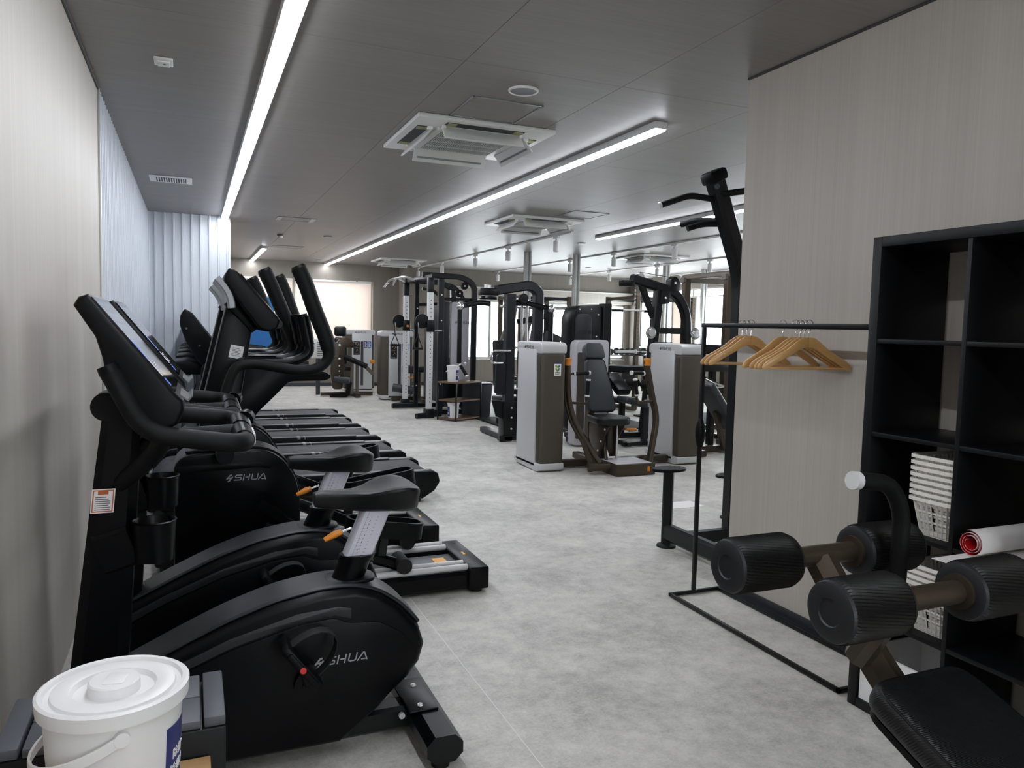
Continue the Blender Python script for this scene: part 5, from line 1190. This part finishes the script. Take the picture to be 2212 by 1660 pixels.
# ---------------------------------------------------------------- leg machines at the far end
t = thing('leg_extension', 'far leg machine with silver tower and black headrest near the roller blinds', 'gym machine', (2.9, 15.1, 0))
tower(t, T(3.2, 15.35, 0), .62, .3, 1.29, -.26, .42, True)
obj('headrest', K().box(2.62, 2.86, 14.95, 15.07, 1.16, 1.36, .05, seg=3), 'leather_black', t)
obj('back_pad', K().box(2.6, 2.88, 14.9, 15.02, .6, 1.14, .05, seg=3), 'leather_black', t)
obj('seat_pad', K().box(2.58, 2.9, 14.5, 14.9, .5, .58, .03), 'leather_black', t)
pk = obj('side_plate', K().prism(smooth_poly([(2.5, .15), (2.46, .5), (2.5, 1.05), (2.72, 1.05), (2.72, .5), (2.68, .15)], .05, 3), 'y', 14.42, 14.5, .01), 'bronze', t)
for z in (1.0, .74, .6, .5, .4): obj('bolt', K().ell((2.62, 14.41, z), (.025 if z > .7 else .017,)*3, 10, 7), 'bolt_white', pk)
obj('cam_cover', K().prism([(2.74+.17*math.cos(a), .98+.17*math.sin(a)) for a in [math.radians(-10+20*i) for i in range(11)]], 'y', 14.45, 14.55, .006), 'bronze', t)
obj('foam_arm', K().cyl((2.72, 14.4, .78), (3.12, 14.25, .6), .05, n=16), 'foam_black', t)
obj('arm_frame', K().beam([(3.1, 14.3, .6), (3.25, 14.3, .45)], .06, .07, (0, 1, 0)).beam([(2.88, 14.5, .04), (2.88, 14.5, .75)], .05, .06, (0, 1, 0)).beam([(2.98, 14.5, .04), (2.98, 14.5, .7)], .05, .06, (0, 1, 0)), 'warm_grey', t)
obj('pin', K().box(3.18, 3.25, 14.2, 14.26, .66, .73, .01), 'orange', t)
rl = obj('foot_roller', K().cyl((2.5, 14.3, .36), (2.78, 14.2, .33), .06, n=18), 'leather_grey', t)
obj('roller_leg', K().beam([(2.45, 14.4, .05), (2.75, 14.3, .05), (2.79, 14.25, .3)], .1, .08, (0, 1, 0), fil=.06), 'plastic_black', t)
obj('base', K().beam([(2.3, 14.6, .05), (3.3, 14.6, .05)], .07, .09).beam([(2.95, 14.2, .05), (2.95, 15.3, .05)], .07, .09), 'bronze', t)
wp = obj('slotted_panel', K().box(2.16, 2.44, 14.95, 14.99, .72, 1.1, .012), 'white_metal', t)
for i in range(7): obj('slot', K().box(2.28, 2.41, 14.945, 14.951, .77+.043*i, .783+.043*i), 'vent_dark', wp)
obj('panel_post', K().box(2.27, 2.35, 15.0, 15.06, 0, 1.08, .006), 'dark_grey', t)
t.location.y += .3

t = thing('leg_curl', 'leg machine with silver tower and grey foam rollers left of the cable machine', 'gym machine', (3.5, 13.9, 0))
tower(t, T(3.57, 14.02, 0), .62, .3, 1.29, -.26, .42, True)
for x0, y0, z0, x1, y1, z1 in ((3.38, 13.55, .28, 3.72, 13.42, .22), (3.55, 13.5, .62, 3.78, 13.5, .6)):
    r_ = obj('foam_roller', K().cyl((x0, y0, z0), (x1, y1, z1), .075, n=20), 'leather_grey', t)
    obj('roller_end', K().cyl((x1, y1, z1), (x1+.012, y1-.004, z1), .074, .06, n=20), 'leather_black', r_)
obj('pad', K().box(3.72, 4.05, 13.3, 13.65, .56, .66, .03), 'leather_black', t)
obj('lever', K().tube([(3.74, 13.44, .24), (3.85, 13.5, .3), (3.8, 13.55, .58)], .025, n=10, fil=.1), 'warm_grey', t)
obj('cable', K().tube([(3.58, 13.45, .52), (3.68, 13.45, .45), (3.8, 13.45, .5)], .014, n=8), 'orange', t)
obj('frame', K().beam([(3.85, 13.5, .04), (3.85, 13.5, .58)], .07, .07, (0, 1, 0)).beam([(3.4, 13.75, .05), (4.1, 13.75, .05)], .07, .09).beam([(3.85, 13.1, .05), (3.85, 14.0, .05)], .07, .09), 'bronze', t)

# ---------------------------------------------------------------- lat pulldown
LY = 8.5
t = thing('lat_pulldown', 'black lat pulldown with angled top arm behind the right silver tower', 'gym machine', (5.8, LY, 0))
obj('rear_mast', K().beam([(6.2, LY, .05), (6.1, LY, 1.68), (5.92, LY, 1.93), (5.24, LY, 2.08)], .11, .12, (0, 1, 0), fil=.16, ch=.2, fn=7), 'frame_black', t)
obj('front_mast', K().beam([(5.5, LY, .05), (5.66, LY, 1.95)], .11, .12, (0, 1, 0), ch=.15), 'frame_black', t)
obj('strut', K().beam([(5.38, LY, 2.03), (5.58, LY, 1.60)], .06, .08, (0, 1, 0)), 'frame_black', t)
gp = obj('gusset', K().prism([(5.66, 1.94), (5.8, 1.93), (5.78, 1.78), (5.64, 1.76)], 'y', LY-.07, LY-.06, .003), 'frame_black', t)
obj('bolt', K().cyl((5.72, LY-.078, 1.85), (5.72, LY-.07, 1.85), .014, n=10), 'bolt_white', gp)
ps = obj('pulley_bracket', K().prism(smooth_poly([(5.80, 1.95), (5.80, 2.10), (5.88, 2.14), (5.95, 2.08), (5.95, 1.93)], .03, 3), 'y', LY-.06, LY+.06, .006), 'frame_black', t)
obj('pulley', K().lathe([(.0, .03), (.05, .03), (.06, .0), (.05, -.03), (.0, -.03)], (5.36, LY, 2.11), (0, 1, 0)), 'chrome', ps)
obj('bracket_bolt', K().cyl((5.87, LY-.07, 2.05), (5.87, LY-.06, 2.05), .016, n=10), 'bolt_white', ps)
obj('tip', K().box(5.08, 5.26, LY-.06, LY+.06, 1.98, 2.06, .015), 'plastic_black', t)
obj('cable', K().tube([(5.36, LY, 2.17), (5.87, LY, 2.12)], .004, n=6), 'cable_black', t)
k = K()
for i in range(11):
    z = 1.97-i*.027; k.tube([(5.30+.008*math.cos(a)*(1 if i % 2 else .3), LY+.008*math.cos(a)*(.3 if i % 2 else 1), z+.019*math.sin(a)) for a in [2*PI*j/8 for j in range(8)]], .003, n=5, closed=True)
obj('chain', k, 'chrome', t)
lb_ = obj('pull_bar', K().tube([(4.86, LY, 1.665), (5.05, LY, 1.675), (5.55, LY, 1.675), (5.72, LY, 1.66)], .013, n=10, fil=.05), 'silver_metal', t)
for a, b in ((4.86, 5.12), (5.45, 5.72)): obj('bar_grip', K().cyl((a, LY, 1.668), (b, LY, 1.668), .018, n=12), 'foam_black', lb_)
obj('cross_tube', K().beam([(5.6, LY, 1.42), (6.12, LY, 1.42)], .06, .08, (0, 1, 0)), 'frame_black', t)
for x in (5.52, 6.22):
    p = obj('plate_disc', K().lathe([(.0, .03), (.05, .03), (.06, .015), (.075, .012), (.08, .0), (.0, -.01)], (x, LY-.06, 1.39), (0, -1, 0), n=26), 'chrome', t)
obj('seat_pad', K().box(5.0, 5.32, LY-.16, LY+.16, .48, .55, .025), 'leather_black', t)
obj('seat_post', K().beam([(5.16, LY, .05), (5.16, LY, .48)], .07, .07, (0, 1, 0)), 'frame_black', t)
for y in (LY-.17, LY+.17): obj('thigh_roller', K().cyl((5.42, y-.08, .72), (5.42, y+.08, .72), .06, n=18), 'foam_black', t)
obj('base', K().beam([(4.95, LY, .05), (6.3, LY, .05)], .07, .09).beam([(6.15, LY-.35, .05), (6.15, LY+.35, .05)], .07, .09).beam([(5.5, LY-.3, .05), (5.5, LY+.3, .05)], .07, .09), 'frame_black', t)

# ---------------------------------------------------------------- incline bench behind the coat rack
t = thing('incline_bench', 'dark grey incline bench with foam roller seen through the coat rack', 'exercise bench', (5.8, 7.35, 0))
m = T(5.62, 7.15, .56) @ RY(-38)
bp = obj('back_pad', K().box(-.05, .05, -.16, .16, -.34, .34, .03, m=m, seg=3), 'leather_grey', t)
obj('seat_pad', K().box(5.75, 6.15, 7.0, 7.3, .36, .44, .03), 'leather_black', t)
obj('preacher_pad', K().box(-.22, .22, -.16, .16, -.05, .05, .03, m=T(5.75, 7.5, 1.02) @ RX(10)), 'leather_black', t)
obj('preacher_post', K().beam([(5.8, 7.5, .05), (5.8, 7.5, .98)], .08, .08, (0, 1, 0)), 'frame_black', t)
ro = obj('foam_roller', K().cyl((5.0, 7.55, 1.255), (5.2, 7.5, 1.255), .035, n=16), 'foam_black', t)
obj('roller_rod', K().cyl((5.2, 7.5, 1.255), (5.62, 7.45, 1.24), .016, n=10), 'chrome', t)
obj('upper_roll', K().cyl((5.45, 7.45, 1.22), (6.0, 7.4, 1.2), .06, n=18), 'leather_black', t)
h_ = obj('side_handle', K().tube([(5.42, 7.2, .9), (5.5, 7.1, .84), (5.62, 7.05, .8)], .014, n=10, fil=.04).tube([(5.42, 7.2, .82), (5.52, 7.1, .78), (5.62, 7.05, .8)], .012, n=8, fil=.03), 'chrome', t)
obj('handle_grip', K().cyl((5.44, 7.18, .89), (5.56, 7.08, .82), .019, n=12), 'foam_black', h_)
obj('base', K().beam([(5.2, 7.25, .05), (6.4, 7.25, .05)], .07, .09).beam([(5.3, 6.95, .05), (5.3, 7.6, .05)], .07, .09).beam([(6.1, 6.9, .05), (6.1, 7.7, .05)], .07, .09), 'bronze', t)
obj('support', K().beam([(5.75, 7.15, .05), (5.6, 7.15, .5)], .06, .06, (0, 1, 0)), 'bronze', t)

# ---------------------------------------------------------------- smith machine
t = thing('smith_machine', 'bronze smith machine with notched posts and silver guide rods by the side windows', 'gym machine', (6.9, 8.2, 0))
for x in (6.38, 7.6):
    for y in (8.0, 8.9):
        p = obj('post', K().beam([(x, y, .04), (x, y, 2.16)], .09, .1, (0, 1, 0), ch=.1), 'bronze', t)
        k = K()
        for i in range(24): k.box(x+.05, x+.064, y-.012, y+.012, .4+i*.07, .425+i*.07)
        obj('notch_pegs', k, 'frame_black', p)
    g = obj('guide_rod', K().cyl((x+.14, 8.0, .1), (x+.14, 8.0, 2.1), .02), 'chrome', t)
    obj('carriage', K().box(x+.10, x+.18, 7.94, 8.06, .82, 1.0, .01), 'frame_black', g)
obj('top_frame', K().beam([(6.3, 8.0, 2.13), (7.7, 8.0, 2.13)], .07, .08).beam([(6.3, 8.9, 2.13), (7.7, 8.9, 2.13)], .07, .08).beam([(6.38, 7.95, 2.17), (6.38, 8.95, 2.17)], .06, .08).beam([(7.6, 7.95, 2.17), (7.6, 8.95, 2.17)], .06, .08), 'warm_grey', t)
obj('barbell', K().cyl((6.0, 8.0, .92), (8.0, 8.0, .92), .016), 'chrome', t)
obj('base_frame', K().beam([(6.38, 7.9, .05), (6.38, 9.0, .05)], .07, .1).beam([(7.6, 7.9, .05), (7.6, 9.0, .05)], .07, .1).beam([(6.38, 8.9, .05), (7.6, 8.9, .05)], .07, .1), 'bronze', t)
def plate(x, y, z, ax, r, label, m='rubber_black'):
    ax = V(ax).normalized()
    o = solo('weight_plate', K().lathe([(.026, .016), (.05, .02), (.06, .012), (r*.8, .010), (r*.86, .018), (r, .014), (r, -.014), (r*.86, -.018), (.05, -.018), (.026, -.016)], (x, y, z), ax, n=30), m, label, 'weight plate', (x, y, z), 'weight plates')
    return o

# ---------------------------------------------------------------- squat racks by the back windows
def squat_rack(x0, x1, y, label):
    t = thing('squat_rack', label, 'squat rack', ((x0+x1)/2, y, 0))
    for x in (x0, x1):
        for dy in (0, 1.0):
            p = obj('post', K().beam([(x, y+dy, .04), (x, y+dy, 2.02)], .08, .08, (0, 1, 0), ch=.1), 'bronze', t)
            k = K()
            for i in range(26): k.cyl((x, y+dy-.042, .3+i*.064), (x, y+dy-.0402, .3+i*.064), .011, n=8)
            obj('pin_holes', k, 'ink_black', p)
        obj('side_beam', K().beam([(x, y, .05), (x, y+1.0, .05)], .07, .09).beam([(x, y, 1.98), (x, y+1.0, 1.98)], .06, .07), 'bronze', t)
        obj('bar_hook', K().beam([(x, y-.03, 1.0), (x, y-.14, 1.0), (x, y-.14, 1.07)], .05, .03, (1, 0, 0)), 'frame_black', t)
        obj('plate_peg', K().cyl((x, y+1.0, .75), (x+(.2 if x == x1 else -.2), y+1.0, .75), .02).cyl((x, y, .55), (x+(.2 if x == x1 else -.2), y, .55), .02), 'chrome', t)
    obj('top_beam', K().beam([(x0, y, 1.97), (x1, y, 1.97)], .06, .07).beam([(x0, y+1.0, 1.97), (x1, y+1.0, 1.97)], .06, .07), 'frame_black', t)
    obj('back_beam', K().beam([(x0, y+1.0, .4), (x1, y+1.0, .4)], .07, .07), 'bronze', t)
squat_rack(7.1, 8.25, 11.3, 'bronze squat rack with pin-hole posts under the back windows')
squat_rack(5.6, 6.6, 12.9, 'bronze squat rack behind the black weight tower')
for x0, y, z, lb in ((7.67, 11.16, 1.052, 'barbell resting on the squat rack under the back windows'), (6.1, 12.76, 1.052, 'barbell resting on the squat rack behind the black weight tower')):
    t = thing('barbell', lb, 'barbell', (x0, y, z))
    obj('shaft', K().cyl((x0-.66, y, z), (x0+.66, y, z), .014), 'chrome', t)
    for s in (-1, 1): obj('sleeve', K().cyl((x0+s*.66, y, z), (x0+s*1.05, y, z), .025).cyl((x0+s*.65, y, z), (x0+s*.68, y, z), .04), 'silver_metal', t)
plate(8.4, 11.3, .55, (1, 0, 0), .19, 'large grey weight plate low on the squat rack under the back windows', 'plate_steel')
plate(8.4, 12.3, .75, (1, 0, 0), .2, 'dark weight plate on the rear peg of the squat rack under the back windows')
plate(6.95, 11.3, .55, (1, 0, 0), .2, 'black weight plate on the near left peg of the squat rack under the back windows')
plate(6.95, 12.3, .75, (1, 0, 0), .22, 'steel weight plate on the far left peg of the squat rack under the back windows', 'plate_steel')
plate(6.74, 12.9, .55, (1, 0, 0), .2, 'black weight plate on the peg of the squat rack behind the black weight tower')
plate(5.93, 8.0, .92, (1, 0, 0), .0+.18, 'black weight plate loaded on the smith machine bar')

# dumbbell rack along the back
t = thing('dumbbell_rack', 'low black two-tier dumbbell rack under the back windows', 'rack', (8.5, 15.2, 0))
for z in (.45, .85):
    obj('tray', K().box(7.2, 9.8, 15.0, 15.32, z-.02, z, .004, m=None), 'frame_black', t)
for x in (7.25, 8.5, 9.75): obj('upright', K().box(x-.03, x+.03, 15.12, 15.2, 0, .83, .004), 'frame_black', t)
for z, nm in ((.45, 'lower'), (.85, 'upper')):
    for i in range(9):
        x = 7.36+i*.285; r = .05+.004*i
        d = thing('dumbbell', 'black dumbbell on the %s tray of the dumbbell rack, %s from the left' % (nm, ['first', 'second', 'third', 'fourth', 'fifth', 'sixth', 'seventh', 'eighth', 'ninth'][i]), 'dumbbell', (x, 15.16, z), group='dumbbells on the rack')
        for s in (-1, 1): obj('head', K().cyl((x, 15.16+s*.07, z+r), (x, 15.16+s*.15, z+r), r, n=12), 'rubber_black', d)
        obj('grip', K().cyl((x, 15.09, z+r), (x, 15.23, z+r), .014, n=8), 'chrome', d)
# dark rubber floor mats
solo('rubber_mat', K().box(4.02, 6.3, 9.25, 10.95, .001, .024, .004), 'rubber_black', 'dark rubber mat on the floor behind the pec fly machine', 'mat', (5.16, 10.1, 0))
solo('rubber_mat', K().box(6.75, 9.6, 9.15, 10.75, .001, .024, .004), 'rubber_black', 'dark rubber mat on the floor in front of the squat rack', 'mat', (8.2, 9.95, 0))
# blue banner stand by the far window
t = thing('banner_stand', 'blue banner stand before the far roller blind, seen between the elliptical arms', 'banner', (1.4, 16.8, 0))
obj('sheet', K().box(1.1, 1.62, 16.8, 16.803, .12, 1.93), 'poster_blue', t)
obj('pole', K().cyl((1.36, 16.83, .05), (1.36, 16.83, 1.95), .01, n=8), 'aluminium', t)
obj('base', K().box(1.08, 1.64, 16.72, 16.9, 0, .1, .015), 'aluminium', t)
obj('top_rail', K().box(1.1, 1.62, 16.795, 16.825, 1.93, 1.96, .004), 'aluminium', t)
k = K()
for i in range(4): k.box(1.16, 1.5-.06*(i % 2), 16.7985, 16.7995, 1.0+.16*i, 1.05+.16*i)
obj('print', k, 'label_sky', t)
